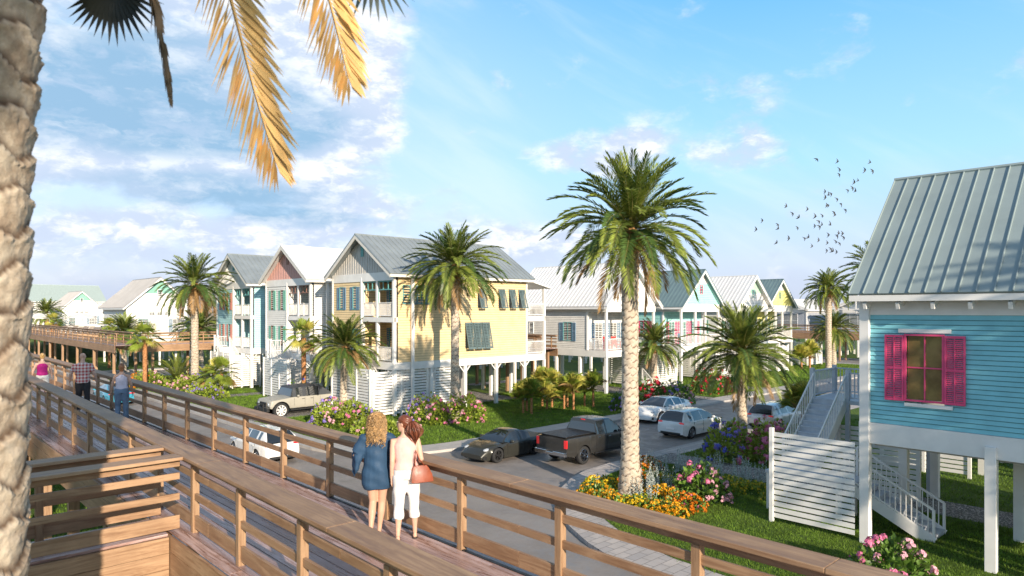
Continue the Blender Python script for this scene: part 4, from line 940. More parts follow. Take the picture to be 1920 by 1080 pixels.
date_palm('low date palm right of the white pool house door', -38.5, 84.5, 3.7, 3.6, 2, 11, r=.28, rb=.3)
date_palm('tiny far date palm beyond the pool terrace', -92, 135, 5.5, 3.6, 1, 12, r=.3, rb=.3)
rt = thing('date_palm', 'stemless young date palm with rising fronds left of the tall left palm', 'palm tree', (-30.6, 62.5, 0), 0, 'date palms among the houses'); c = link_mesh('crown', LOWC, rt); c.location = (0, 0, .3); c.scale = (1.1,) * 3
# unseen palms added right of the frame to streak the blue wall with shade
date_palm('unseen shading palm beyond the right edge of the view, nearer one', 18.2, 7.2, 7.2, 2.6, 2, 14)
date_palm('unseen shading palm beyond the right edge of the view, farther one', 21.5, 3.0, 11.0, 3.2, 1, 15)
date_palm('unseen palm added behind the camera to shade the upper part of the big trunk', 2.25, -7.9, 14.1, 3.2, 1, 16)  # out of view, added for the shade it throws on the near trunk
def fan(V, F, M, c, d, rad, nseg, mi, rg, spread=250, cup=.25, dr=.2, a=None):
    """palmate leaf: narrow blades fanning out of c in the plane facing d"""
    d = np.array(d, float); d /= np.linalg.norm(d); a = np.cross(d, [0, 0, 1.0]) if a is None else np.array(a, float)
    a = a / np.linalg.norm(a) if np.linalg.norm(a) > 1e-3 else np.array([1.0, 0, 0]); u = np.cross(a, d)
    for i in range(nseg):
        th = np.radians((i / (nseg - 1) - .5) * spread); dd = d * np.cos(th) + a * np.sin(th) + u * cup; l = rad * (.85 + .15 * np.cos(th)) * rg.uniform(.9, 1.05)
        w_ = a * np.cos(th) - d * np.sin(th); hw = rad * np.sin(np.radians(spread / nseg / 2)) * .95
        c_ = np.array(c); mid = c_ + dd * l * .55; tip = c_ + dd * l + np.array([0, 0, -1]) * l * dr
        b = sum(len(x) for x in V); V.append(np.array([c_, mid + w_ * hw * .6 + u * .02 * rad, tip, mid - w_ * hw * .6 - u * .02 * rad])); F.append([b, b + 1, b + 2, b + 3]); M.append(mi)
def fan_crown(name, n, rad, pet, seed, e_hi=80, e_lo=-40, mats=(0, 1), nseg=22, dead=2, dr=.2, yel=.3, spread=250):
    rg = np.random.default_rng(seed); V, F, M = [], [], []
    for i in range(n):
        u = (i + .5) / n; az = i * 2.39996 + rg.normal(0, .2); e = R(e_hi + (e_lo - e_hi) * u); p = pet * rg.uniform(.8, 1.15)
        d = np.array([np.sin(az) * np.cos(e), np.cos(az) * np.cos(e), np.sin(e)]); c = d * p; mi = 2 if i >= n - dead else (1 if rg.random() < yel else 0)
        b = sum(len(x) for x in V); s = np.array([np.cos(az), -np.sin(az), 0]) * .012 * rad / .5
        V.append(np.array([-s, s, c + s, c - s])); F.append([b, b + 1, b + 2, b + 3]); M.append(3)
        d2 = d + np.array([0, 0, 0 if e_lo > -20 else (-.45 if e < R(50) else -.1)]); fan(V, F, M, c, d2, rad * rg.uniform(.85, 1.1), nseg, mi, rg, dr=dr, cup=.15, spread=spread)
    return np_mesh(name, np.concatenate(V), np.array(F), FG, M, link=False)
FANS = [fan_crown('crown', 26, .62, .75, 21, yel=.25), fan_crown('crown', 30, .78, .42, 22, e_hi=89, e_lo=12, yel=.6, dr=.30, nseg=20, spread=120, dead=1), fan_crown('crown', 26, .80, .42, 23, e_hi=89, e_lo=25, yel=.65, dr=.34, nseg=20, spread=110, dead=1)]
def fan_palm(label, x, y, H, k, ci, seed, group, r=.09, m=REDT):
    rt = thing('fan_palm', label, 'fan palm', (x, y, 0), 0, group)
    trunk(rt, H, [(0, r * 1.15), (.3, r), (1, r * 1.1)], m=m, nth=14, dz=.05, amp=.25, lat=5, pitch=.11, seed=seed)
    c = link_mesh('crown', FANS[ci], rt); c.location = (0, 0, H); c.scale = (k, k, k * (1.35 if ci else 1)); c.rotation_euler = (0, 0, seed); return rt
G1 = 'fan palms with fibrous red trunks'
fan_palm('tall green fan palm in front of the pink gabled house', -14.4, 47.2, 4.9, 1.25, 0, 1, G1, .15)
fan_palm('bright fan palm standing before the pool house walkway', -29.9, 55.6, 4.5, 1.3, 0, 2, G1, .16)
fan_palm('low fan palm left of the aqua house screen, larger of the pair', -24.0, 56.3, 1.55, 1.35, 0, 3, G1, .14)
fan_palm('low fan palm left of the aqua house screen, smaller of the pair', -25.2, 57.0, 1.1, 1.1, 0, 4, G1, .12)
fan_palm('small fan palm on the pool terrace', -66, 98, 5.2, 1.3, 0, 5, G1, .16)
fan_palm('tiny fan palm left of the white pool house', -47.5, 80.5, 4.8, 1.1, 0, 6, G1, .14)
G2 = 'young fan palms planted in a row on the lawn by the yellow house'
cl = [(0.74, 45.1, 1.2), (1.28, 44.7, 1.5), (2.15, 48.4, 1.9), (2.8, 47.8, 2.05), (3.6, 47.1, 1.3), (4.2, 46.6, 1.65), (5.15, 48.4, 1.2), (5.7, 47.9, 1.75), (1.0, 45.9, 1.0), (3.9, 48.0, .9), (2.4, 46.9, .8)]
wh = ['leftmost and low, nearest the yellow house post', 'front left one with a leaning mop of leaves', 'tall one of the left pair at the back', 'tallest of the group', 'short one in the middle gap', 'middle right one with twisted red trunk', 'short one of the right hand pair', 'rightmost one, tall beside the white post', 'small one behind the front left stems', 'small one behind the middle right stems', 'smallest one in the centre']
for i, ((x, y, h), l_) in enumerate(zip(cl, wh)): fan_palm('young yellow green fan palm, ' + l_, x, y, h * .72, 1.0 + .07 * (i % 3), 1 + i % 2, i + 1, G2, .07)
G3 = 'young fan palms near the far bend of the street'
for i, (x, y, h, l_) in enumerate(((33.5, 79.0, 1.0, 'left one left of the slender palm'), (34.9, 80.0, 1.5, 'right one left of the slender palm'), (16.3, 38.2, 1.0, 'lone one behind the blue cottage staircase'))): fan_palm('young fan palm, ' + l_, x, y, h, 1.5, 1, i + 30, G3, .11)
fan_palm('small yellowing fan palm in the grass below the near spur', -7.6, 10.2, .7, .9, 1, 41, G3, .08); fan_palm('yellow green fan palm in the grass beside the big trunk', -17.5, 24.5, .9, 1.2, 1, 42, G3, .1)
# ------------------------------------------------------------------ bushes and flowers
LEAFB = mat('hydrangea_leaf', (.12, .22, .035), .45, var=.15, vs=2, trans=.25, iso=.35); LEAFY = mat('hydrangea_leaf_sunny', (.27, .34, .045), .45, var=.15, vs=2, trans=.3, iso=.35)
def petal(n, c): return mat(n, c, .6, var=.12, vs=8, trans=.25, iso=.22)
PET = {'pink': petal('pink_petals', (.70, .20, .36)), 'pale': petal('pale_pink_petals', (.78, .42, .50)), 'violet': petal('violet_petals', (.30, .22, .62)), 'blue': petal('blue_petals', (.16, .17, .66)), 'red': petal('red_petals', (.62, .02, .05)),
       'orange': petal('orange_petals', (.75, .24, .012)), 'yellow': petal('yellow_petals', (.80, .56, .02)), 'magenta': petal('magenta_petals', (.62, .09, .40)), 'gold': petal('gold_petals', (.82, .42, .015))}
def scatter(base, faces, pos, mats3, scale):
    n = len(pos); k = len(base); V = np.einsum('nij,kj->nki', mats3, base) * scale[:, None, None] + pos[:, None, :]
    F = (np.array(faces)[None] + (np.arange(n) * k)[:, None, None]).reshape(-1, len(faces[0])); return V.reshape(-1, 3), F
def frames(D, rg):
    D = D / np.linalg.norm(D, axis=1)[:, None]; r = rg.normal(size=D.shape); a = np.cross(D, r); a /= np.linalg.norm(a, axis=1)[:, None]; b = np.cross(D, a); return np.stack([a, D, b], 2)
LB = np.array([[0, 0, 0], [.32, .45, .10], [0, 1, -.12], [-.32, .45, .10], [0, .5, -.02]]); LF = [[0, 1, 4, 0], [0, 4, 3, 0]]
LFQ = [[0, 1, 2, 4], [0, 4, 2, 3]]
def mound(n, rx, ry, h, rg, lump=.16, shell=.35):
    th = rg.uniform(0, 2 * np.pi, n); cz = rg.uniform(.0, 1, n); sn = np.sqrt(1 - cz ** 2 * .98); N = np.stack([np.cos(th) * sn, np.sin(th) * sn, cz], 1)
    f = 1 + lump * (np.sin(3 * th + 1) * np.sin(4 * cz + .5) + np.sin(5 * th - 2) * .6) - shell * rg.uniform(0, 1, n) ** 2
    P = N * np.array([rx, ry, h]) * f[:, None]; P[:, 2] = np.maximum(P[:, 2], .02); N2 = N / np.array([rx, ry, h]); return P, N2 / np.linalg.norm(N2, axis=1)[:, None]
def bush(label, x, y, rx, ry, h, cols, nl=900, nb=70, ls=.15, bs=.085, seed=1, group='hydrangea bushes in flower', name='hydrangea_bush', cat='flowering bush', leaf=None, npet=26, rz=0, flat_b=False):
    rg = np.random.default_rng(seed); rt = thing(name, label, cat, (x, y, 0), rz, group)
    P, N = mound(nl, rx, ry, h, rg); D = N + rg.normal(0, .45, N.shape) + np.array([0, 0, .15])
    Fm = frames(D, rg); sc = ls * 1.25 * rg.uniform(.6, 1.25, nl); V, F = scatter(LB, LFQ, P, Fm, sc); np_mesh('foliage', V, F, leaf or LEAFB, parent=rt)
    P, N = mound(nb, rx * 1.04, ry * 1.04, h * 1.06, rg, shell=.08); ci = rg.integers(0, len(cols), nb)
    lat_ = (P[:, 0] / rx + rg.normal(0, .3, nb)); 
    if len(cols) > 1: ci = np.clip(((lat_ + 1) / 2 * len(cols)).astype(int), 0, len(cols) - 1)
    np_ = npet; C0 = np.repeat(P, np_, 0); dirs = rg.normal(size=(nb * np_, 3)); dirs += np.repeat(N, np_, 0) * 1.1; dirs /= np.linalg.norm(dirs, axis=1)[:, None]
    rad = np.repeat(bs * rg.uniform(.6, 1.2, nb), np_)
    if flat_b: dirs = dirs - np.repeat(N, np_, 0) * np.sum(dirs * np.repeat(N, np_, 0), 1)[:, None] * .85
    PB = C0 + dirs * rad[:, None]; Fm = frames(dirs + rg.normal(0, .3, dirs.shape), rg)
    Q = np.array([[-.5, 0, -.5], [.5, 0, -.5], [.5, .12, .5], [-.5, .12, .5]]); V, F = scatter(Q, [[0, 1, 2, 3]], PB, Fm, rad * .62)
    np_mesh('blossoms', V, F, [PET[c] for c in cols], np.repeat(ci, np_), parent=rt); return rt
bush('round pink hydrangea bush at the foot of the blue cottage corner post', 9.4, 16.9, .95, .8, .95, ['pink', 'pale'], 700, 46, .17, .11, 2)
bush('loose pink hydrangea behind the marigolds in the flower bed', 6.75, 24.4, .98, .85, 1.1, ['pink', 'pale'], 850, 80, .16, .095, 3)
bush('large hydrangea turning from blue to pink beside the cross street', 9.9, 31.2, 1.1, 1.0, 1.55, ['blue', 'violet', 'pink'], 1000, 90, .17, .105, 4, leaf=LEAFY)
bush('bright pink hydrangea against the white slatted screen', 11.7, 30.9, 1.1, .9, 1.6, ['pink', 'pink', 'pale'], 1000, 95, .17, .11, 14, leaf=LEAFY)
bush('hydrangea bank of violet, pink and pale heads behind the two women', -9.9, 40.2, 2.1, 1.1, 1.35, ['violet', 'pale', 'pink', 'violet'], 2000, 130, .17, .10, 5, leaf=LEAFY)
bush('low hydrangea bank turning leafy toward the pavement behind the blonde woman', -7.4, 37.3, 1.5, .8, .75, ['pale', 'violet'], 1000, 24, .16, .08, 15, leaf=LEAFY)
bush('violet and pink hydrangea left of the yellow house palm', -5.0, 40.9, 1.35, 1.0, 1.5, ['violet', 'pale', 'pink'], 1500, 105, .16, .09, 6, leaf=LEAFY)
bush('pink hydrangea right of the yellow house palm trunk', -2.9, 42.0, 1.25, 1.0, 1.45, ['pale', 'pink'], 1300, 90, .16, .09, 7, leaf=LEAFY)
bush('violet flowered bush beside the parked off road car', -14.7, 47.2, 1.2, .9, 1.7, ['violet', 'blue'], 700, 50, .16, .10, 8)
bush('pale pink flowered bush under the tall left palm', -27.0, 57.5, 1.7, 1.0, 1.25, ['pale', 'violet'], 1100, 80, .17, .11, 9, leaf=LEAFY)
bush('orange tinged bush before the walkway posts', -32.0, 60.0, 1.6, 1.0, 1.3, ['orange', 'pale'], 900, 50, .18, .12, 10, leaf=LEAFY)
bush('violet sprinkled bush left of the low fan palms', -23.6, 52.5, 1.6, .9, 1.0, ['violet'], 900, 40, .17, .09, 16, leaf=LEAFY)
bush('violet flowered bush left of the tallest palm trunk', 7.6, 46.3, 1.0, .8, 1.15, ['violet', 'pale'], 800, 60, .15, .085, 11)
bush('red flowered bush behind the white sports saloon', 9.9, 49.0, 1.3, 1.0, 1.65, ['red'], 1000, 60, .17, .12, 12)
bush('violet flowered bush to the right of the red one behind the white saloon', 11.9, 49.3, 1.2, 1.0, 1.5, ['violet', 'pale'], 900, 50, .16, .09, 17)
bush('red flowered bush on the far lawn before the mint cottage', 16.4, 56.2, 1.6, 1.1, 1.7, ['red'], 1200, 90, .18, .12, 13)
MG = 'orange marigold clumps in the corner bed'
ml = [('left front, at the paving edge', 3.35, 25.6, .62, 'yellow'), ('left of the trunk', 3.0, 24.6, .60, 'gold'), ('in front of the trunk', 4.05, 22.9, .62, 'yellow'), ('frontmost, right of the yellow patch', 5.0, 22.5, .60, 'gold'), ('to the right of the trunk', 5.3, 24.3, .60, 'gold'),
      ('touching the pink hydrangea', 5.9, 23.4, .62, 'orange'), ('lowest left by the curve', 3.3, 23.6, .55, 'gold'), ('behind the trunk to the right', 5.2, 27.6, .60, 'orange'), ('far back beside the pavement', 5.7, 29.2, .60, 'orange'), ('behind the silver spikes', 4.7, 26.4, .55, 'orange')]
for i, (l_, x, y, rr, c_) in enumerate(ml): bush('marigold clump ' + l_, x, y, rr * 1.25, rr * 1.1, .50, [c_], 330, 125, .10, .072, 50 + i, MG, 'marigold_clump', 'flowers', npet=16, flat_b=True)
YG = 'low yellow flowered clumps'
for i, (l_, x, y, c_) in enumerate((('of bright yellow blossom before the tallest trunk', 4.35, 23.6, 'yellow'), ('behind the pink hydrangea, left', 5.7, 26.9, 'yellow'), ('behind the pink hydrangea, middle', 7.5, 26.2, 'yellow'), ('near the slatted screen', 9.0, 25.6, 'yellow'), ('touching the slatted screen foot', 9.6, 24.4, 'yellow'), ('between the hydrangea and screen', 8.4, 26.3, 'yellow'))):
    bush('low clump ' + l_, x, y, .75, .5, .36, [c_], 420, 70, .08, .045, 80 + i, YG, 'yellow_flower_clump', 'flowers', npet=10, leaf=LEAFY)
SIL = mat('silver_leaf', (.42, .47, .44), .6, var=.1, vs=4, trans=.2, iso=.2)
def spikes(seed):
    rg = np.random.default_rng(seed); V, F = [], []; 
    for k in range(13):
        a = rg.uniform(0, 6.28); l = rg.uniform(.05, .38); h = rg.uniform(.55, 1.05); x, y = l * math.cos(a), l * math.sin(a); n = 26; z = np.linspace(.05, h, n)
        P = np.stack([x + (z * .12) * math.cos(a), y + (z * .12) * math.sin(a), z], 1); D = np.stack([rg.normal(size=n), rg.normal(size=n), np.full(n, .9)], 1); v, f = scatter(LB, LFQ, P, frames(D, rg), np.full(n, .085) * np.linspace(1.2, .6, n)); F.append(f + sum(len(q) for q in V)); V.append(v)
    return np_mesh('leaves', np.concatenate(V), np.concatenate(F), SIL, link=False)
SP = [spikes(s) for s in (1, 2, 3)]
sl = [(4.75, 23.9), (5.35, 25.2), (5.0, 25.9), (6.1, 28.5), (6.9, 28.7), (5.3, 28.2), (7.7, 28.0), (8.5, 27.6), (9.1, 27.2), (9.6, 26.6), (9.95, 25.9), (10.2, 25.2), (4.45, 24.0), (7.2, 27.6), (8.9, 26.6), (5.9, 26.2)]
for i, (x, y) in enumerate(sl):
    rt = thing('silver_spike_plant', 'silver grey plant with upright woolly spikes along the gravel edge of the flower bed', 'plant', (x, y, 0), i * 1.1, 'silver spiked plants'); c = link_mesh('leaves', SP[i % 3], rt); k = .85 + .3 * ((i * 7) % 5) / 5; c.scale = (k,) * 3
# ------------------------------------------------------------------ the palm right beside the camera
NP = thing('date_palm', 'huge rough trunk right beside the camera with golden dry fronds hanging from above', 'palm tree', (-3.30, 4.05, 0), 0)
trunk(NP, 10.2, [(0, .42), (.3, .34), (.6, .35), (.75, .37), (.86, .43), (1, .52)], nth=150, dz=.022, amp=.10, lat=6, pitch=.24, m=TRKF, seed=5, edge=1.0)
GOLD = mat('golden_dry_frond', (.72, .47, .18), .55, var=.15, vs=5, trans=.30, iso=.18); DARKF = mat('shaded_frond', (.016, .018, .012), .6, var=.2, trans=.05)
V, F, M = [], [], []; rgn = np.random.default_rng(77)
for i in range(34):
    az_ = i * 2.39996; frond(az_, R(78 - 52 * i / 34), 3.0, R(30), 44, .5, .035, 0 if i % 2 else 1, (0, 0, 0), V, F, M, rgn)
c = np_mesh('crown', np.concatenate(V), np.array(F), PG, M, parent=NP); c.location = (0, 0, 10.9)
def hang(path, ll, w_, m, nl=58, amin=24, amax=50, lift=.1, label=None, r0=.022):
    V, F, M = [], [], []; frond(0, 0, 1, 0, nl, ll, w_, 0, (0, 0, 0), V, F, M, rgn, path=[(x + 3.30, y - 4.05, z) for x, y, z in path], s0=.05, amin=amin, amax=amax, lift=lift, r0=r0)
    return np_mesh('hanging_frond', np.concatenate(V), np.array(F), [m] * 4, np.zeros(len(F), int), parent=NP)
hang([(-2.9, 4.2, 10.4), (-2.35, 4.5, 10.2), (-2.0, 4.6, 9.3), (-1.86, 4.6, 8.8), (-1.76, 4.62, 8.3), (-1.66, 4.62, 8.02), (-1.60, 4.62, 7.80)], .40, .050, GOLD, 84, 26, 56)
hang([(-2.9, 4.2, 10.5), (-1.9, 4.4, 10.4), (-1.42, 4.6, 9.6), (-1.26, 4.6, 9.0), (-1.16, 4.6, 8.62), (-1.10, 4.6, 8.36)], .38, .048, GOLD, 70, 26, 56)
hang([(-3.0, 4.2, 10.4), (-2.6, 4.5, 9.8), (-2.47, 4.6, 9.1), (-2.38, 4.6, 8.7), (-2.31, 4.6, 8.25)], .17, .035, mat('brown_dead_frond', (.16, .10, .05), .6, var=.3), 60, 10, 18)
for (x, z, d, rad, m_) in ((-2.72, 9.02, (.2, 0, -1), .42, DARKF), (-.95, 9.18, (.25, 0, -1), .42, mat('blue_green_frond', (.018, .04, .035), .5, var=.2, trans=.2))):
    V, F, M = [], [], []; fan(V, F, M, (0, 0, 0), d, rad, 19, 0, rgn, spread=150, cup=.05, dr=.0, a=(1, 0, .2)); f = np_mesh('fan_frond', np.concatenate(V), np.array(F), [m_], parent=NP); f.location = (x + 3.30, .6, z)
BIRDS = [(30.29,67.8,21.81),(34.71,72.7,22.68),(33.58,69.9,21.19),(35.35,73.7,21.46),(38.84,74.0,22.87),(33.62,65.0,20.16),(33.93,64.2,19.91),(39.27,77.4,21.54),(34.16,68.1,19.58),(33.8,67.7,18.92),(39.35,79.9,20.85),(35.98,71.5,19.31),(35.51,77.4,20.28),(33.5,71.6,19.03),(34.41,74.2,19.33),(30.49,66.4,17.8),(35.38,74.2,18.89),(37.56,77.9,18.96),(33.4,72.4,17.92),(35.2,75.9,18.5),(36.52,74.7,17.78),(26.12,65.0,16.72),(32.98,76.1,18.1),(30.24,73.5,17.21),(28.89,68.8,16.18),(28.69,64.5,15.7),(35.41,77.8,17.56),(33.8,71.6,17.06),(35.76,75.5,17.38),(28.66,78.1,17.1),(29.38,75.4,16.25),(30.7,78.7,16.23),(25.17,70.3,15.14),(32.15,76.8,16.08),(32.0,71.1,16.07),(35.88,79.0,16.71),(34.66,78.1,16.46),(29.59,65.6,14.86),(30.87,66.2,15.09),(27.39,67.5,13.94),(34.07,79.4,15.18),(30.83,71.0,14.4),(33.26,74.0,14.42),(31.94,68.8,14.41),(34.36,72.1,14.68),(33.61,70.2,14.74),(33.74,69.6,14.65),(35.69,73.4,14.63),(28.41,73.3,14.07),(36.31,78.5,14.58),(35.58,74.9,14.32),(37.88,78.9,14.54),(34.19,77.7,14.13),(36.87,79.9,13.8),(34.91,74.7,13.52),(31.32,66.6,12.6),(37.02,77.8,13.45)]

# ------------------------------------------------------------------ vehicles (front towards local +x)
def paint(name, c, rough=.3, metal=.0, coat=1.0): return mat(name, c, rough, metal=metal, var=.04, vs=.8, coat=coat)
def wheel(car, x, y, r, w_=.22, rimm=ALLOY, spokes=5, side=1):
    e = part('wheel', car, (x, y, r)); n = 28
    def ring(rad, yy): return [(rad * math.cos(2 * math.pi * k / n), yy, rad * math.sin(2 * math.pi * k / n)) for k in range(n)]
    b = MB(); b.rings([ring(r * .68, -w_ * .42), ring(r * .92, -w_ / 2), ring(r, -w_ * .38), ring(r, w_ * .38), ring(r * .92, w_ / 2), ring(r * .68, w_ * .42)], cap=False)
    b.build('tyre', RUBBER, e, True)
    o = w_ / 2 * side; b = MB(); b.rings([ring(r * .70, o * .80), ring(r * .66, o * .92), ring(r * .60, o * .55)], cap=False); b.rings([ring(r * .16, o * .5), ring(r * .14, o * .88), ring(r * .02, o * .90)], cap=False)
    for k in range(spokes):
        a = 2 * math.pi * k / spokes + .3
        for da in (-.12, .12): b.beam((r * .10 * math.cos(a), o * .80, r * .10 * math.sin(a)), (r * .66 * math.cos(a + da), o * .82, r * .66 * math.sin(a + da)), .035, .06, up=(0, 1, 0))
    b.build('rim', rimm, e, True, auto=40)
    b = MB(); b.rings([ring(r * .70, o * .2), ring(r * .02, o * .2)], cap=False); b.build('brake_disc', BLACK, e)
def car(label, kind, s, t, rz, P, col, rimm=ALLOY, z=-.12, group=None, trim=BLACK):
    rt = thing(kind, label, P.get('cat', 'car'), ST(s, t, z), A + rz, group)
    L, Wd, gc = P['L'], P['W'], P['gc']; wr = P['wr']; xf, xr = P['axf'], P['axr']; N = 84
    X_ = np.linspace(-L / 2, L / 2, N); top = np.interp(X_, *zip(*P['top'])); sh = np.interp(X_, *zip(*P['belt']))
    for _ in range(P.get('sm', 3)): top[1:-1] = (top[:-2] + 2 * top[1:-1] + top[2:]) / 4; sh[1:-1] = (sh[:-2] + 2 * sh[1:-1] + sh[2:]) / 4
    u = X_ / (L / 2); wid = Wd / 2 * (1 - P.get('nose', .20) * np.clip(u, 0, 1) ** P.get('np', 5) - P.get('tail', .16) * np.clip(-u, 0, 1) ** P.get('tp', 6))
    bot = gc + .10 * np.clip((abs(u) - .86) / .14, 0, 1) ** 1.5
    rr = []; sec = P.get('sec', 0)             # 0 rounded, 1 boxy
    for i in range(N):
        x = X_[i]; w_, zb, zs, zt = wid[i], bot[i], min(sh[i], top[i] - .01), top[i]; ar = 0
        for xw in (xf, xr):
            d = abs(x - xw); Rr = wr * 1.15
            if d < Rr: ar = max(ar, wr + math.sqrt(Rr * Rr - d * d))
        hp = [(.0, zb), (.70, zb), (.955, zb + .02), (.985 if not sec else 1.0, zb + .12), (1.0, zb + .42 * (zs - zb)), (.995, zb + .72 * (zs - zb)), (.965 if not sec else .99, zs - .02), (.93 if not sec else .975, zs + .012), (.72, zs + (zt - zs) * .75), (.38, zt - .004), (0, zt + .006)]
        q = []
        for k, (yw, z) in enumerate(hp):
            if ar and 1 <= k <= 6: z = max(z, min(ar, zs - .03) - (.0 if k > 1 else 0))
            fl = 1.0
            if ar and 2 <= k <= 5: fl = P.get('flare', 1.015)
            q.append((x, yw * w_ * fl, z))
        rr.append(q + [(a, -b_, c_) for a, b_, c_ in q[-2:0:-1]])
    b = MB(); b.rings(rr, 0, cap=True); n = len(rr[0])
    for f in range((N - 1) * n):
        k = f % n
        if k in (0, 1, n - 1, n - 2): b.m[f] = 1
    body = b.build('body', [col, trim], rt, True, auto=38)
    # greenhouse
    g = P['cab']; xb0, xt0, xt1, xb1 = g['x']; zr = g['z']; M_ = 40; gx = np.linspace(xb0, xb1, M_); rings_ = []
    for x in gx:
        zb = float(np.interp(x, X_, sh)) - .015; k = min(1, max(0, (x - xb0) / max(1e-3, xt0 - xb0))); k2 = min(1, max(0, (xb1 - x) / max(1e-3, xb1 - xt1)))
        e = min(k, k2); e = e ** g.get('pw', .92); zz = float(np.interp(x, [xt0, (xt0 + xt1) / 2, xt1], [zr - g.get('dr', .03), zr, zr - .02])); zt = max(zb + .012, float(np.interp(x, X_, top)) - .0 + (zz - float(np.interp(x, X_, top))) * e)
        wb = float(np.interp(x, X_, wid)) * g.get('wb', .93); wt = wb - (wb - Wd / 2 * g['wt']) * e
        rings_.append([(x, wb, zb), (x, wb - (wb - wt) * .5, zb + (zt - zb) * .48), (x, wt, zt - .055 * e), (x, wt - .075, zt - .008 * e), (x, wt * .5, zt + .018 * e), (x, 0, zt + .026 * e), (x, -wt * .5, zt + .018 * e), (x, -wt + .075, zt - .008 * e), (x, -wt, zt - .055 * e), (x, -wb + (wb - wt) * .5, zb + (zt - zb) * .48), (x, -wb, zb)])
    b = MB(); b.rings(rings_, 1, cap=False, closed=False); w2 = 10; gb = MB()
    pil = g.get('pil', []); solid = g.get('solid', [])
    keep_v, glass_f, paint_f = b.v, [], []
    for i in range(M_ - 1):
        xm = (gx[i] + gx[i + 1]) / 2
        for k in range(w2):
            f = b.f[i * w2 + k]; sidef = k in (0, 1, 8, 9); railf = k in (2, 7); roof = k in (3, 4, 5, 6)
            pt = railf or (roof and xt0 - .04 < xm < xt1 + .04) or (sidef and (any(abs(xm - p_) < .055 for p_ in pil) or any(a_ < xm < c_ for a_, c_ in solid)))
            if roof and any(a_ < xm < c_ for a_, c_ in g.get('rsolid', [])): pt = True
            (paint_f if pt else glass_f).append(f)
    for nm, fs, mm in (('roof', paint_f, g.get('m', col)), ('windows', glass_f, CARGLASS)):
        q = MB(); q.v = list(keep_v); q.n = len(q.v); q.f = fs; q.m = [0] * len(fs); ob = q.build(nm, mm, rt, True, auto=50)
        bm = __import__('bmesh').new(); bm.from_mesh(ob.data); __import__('bmesh').ops.delete(bm, geom=[v for v in bm.verts if not v.link_faces], context='VERTS'); bm.to_mesh(ob.data); bm.free()
    for x in (xf, xr):
        for sg in (-1, 1): wheel(rt, x, sg * (Wd / 2 - .125), wr, P.get('tw', .23), rimm, P.get('spokes', 5), sg)
    WX = lambda x: float(np.interp(x, X_, wid)); SHZ = lambda x: float(np.interp(x, X_, sh)); TZ = lambda x: float(np.interp(x, X_, top))
    for x in P['doors']:                        # shut lines and handles
        for sg in (-1, 1):
            y = WX(x) * 1.0; b = MB(); b.box(x - .006, sg * y - .006, gc + .16, x + .006, sg * y + .004, SHZ(x) - .04); b.build('door_gap', BLACK, rt)
    for x in P.get('handles', []):
        for sg in (-1, 1): y = WX(x); b = MB(); b.box(x - .09, sg * y - .018, SHZ(x) - .15, x + .09, sg * y + .018, SHZ(x) - .12); b.build('door_handle', P.get('hm', col), rt, bevel=.008)
    mx = xb1 - .42
    for sg in (-1, 1): b = MB(); b.ell((mx, sg * (WX(mx) + .10), SHZ(mx) + .09), (.09, .12, .075)); b.beam((mx, sg * (WX(mx) - .04), SHZ(mx) + .01), (mx, sg * (WX(mx) + .08), SHZ(mx) + .07), .05, .03); b.build('wing_mirror', col, rt, True)
    for nm, mm, lst in (('headlight', LAMP, P.get('head', [])), ('tail_light', REDL, P.get('taill', [])), ('grille', BLACK, P.get('grille', [])), ('bumper', P.get('bm', BLACK), P.get('bump', [])), ('trim', P.get('tm', BLACK), P.get('trims', [])), ('number_plate', WHITER, P.get('plate', []))):
        for (x, y, z_, rx, ry, rz_, both, shape) in lst:
            for sg in ((-1, 1) if both else (1,)):
                b = MB()
                if shape == 'e': b.ell((x, sg * y, z_), (rx, ry, rz_), 14, 8); b.build(nm, mm, rt, True)
                else: b.box(x - rx, sg * y - ry, z_ - rz_, x + rx, sg * y + ry, z_ + rz_); b.build(nm, mm, rt, bevel=.02)
    return rt
SPORT = dict(L=4.4, W=1.82, gc=.13, wr=.335, axf=1.32, axr=-1.16, nose=.26, np=3.2, tail=.20, tp=4, sm=5, flare=1.03, tw=.26,
    top=[(-2.2, .62), (-2.12, .84), (-1.9, .92), (-1.2, .96), (-.5, .98), (.55, .90), (1.3, .80), (1.85, .68), (2.1, .56), (2.2, .42)], belt=[(-2.2, .55), (-2.1, .74), (-1.5, .84), (-.6, .82), (.5, .80), (1.3, .76), (1.9, .60), (2.2, .38)],
    cab=dict(x=(-1.75, -.45, .15, .95), z=1.29, wt=.58, wb=.92, pil=[-.30], solid=[(-1.75, -.95)], rsolid=[(-1.75, -1.2)], dr=.04), doors=[.72, -.42], handles=[-.22],
    head=[(1.80, .62, .60, .20, .13, .085, True, 'e')], taill=[(-2.14, .60, .74, .05, .22, .03, True, 'e')], grille=[(2.12, 0, .26, .06, .45, .07, False, 'b'), (2.02, .62, .28, .10, .14, .07, True, 'b')], trims=[(-.72, .885, .62, .10, .02, .10, True, 'b')])
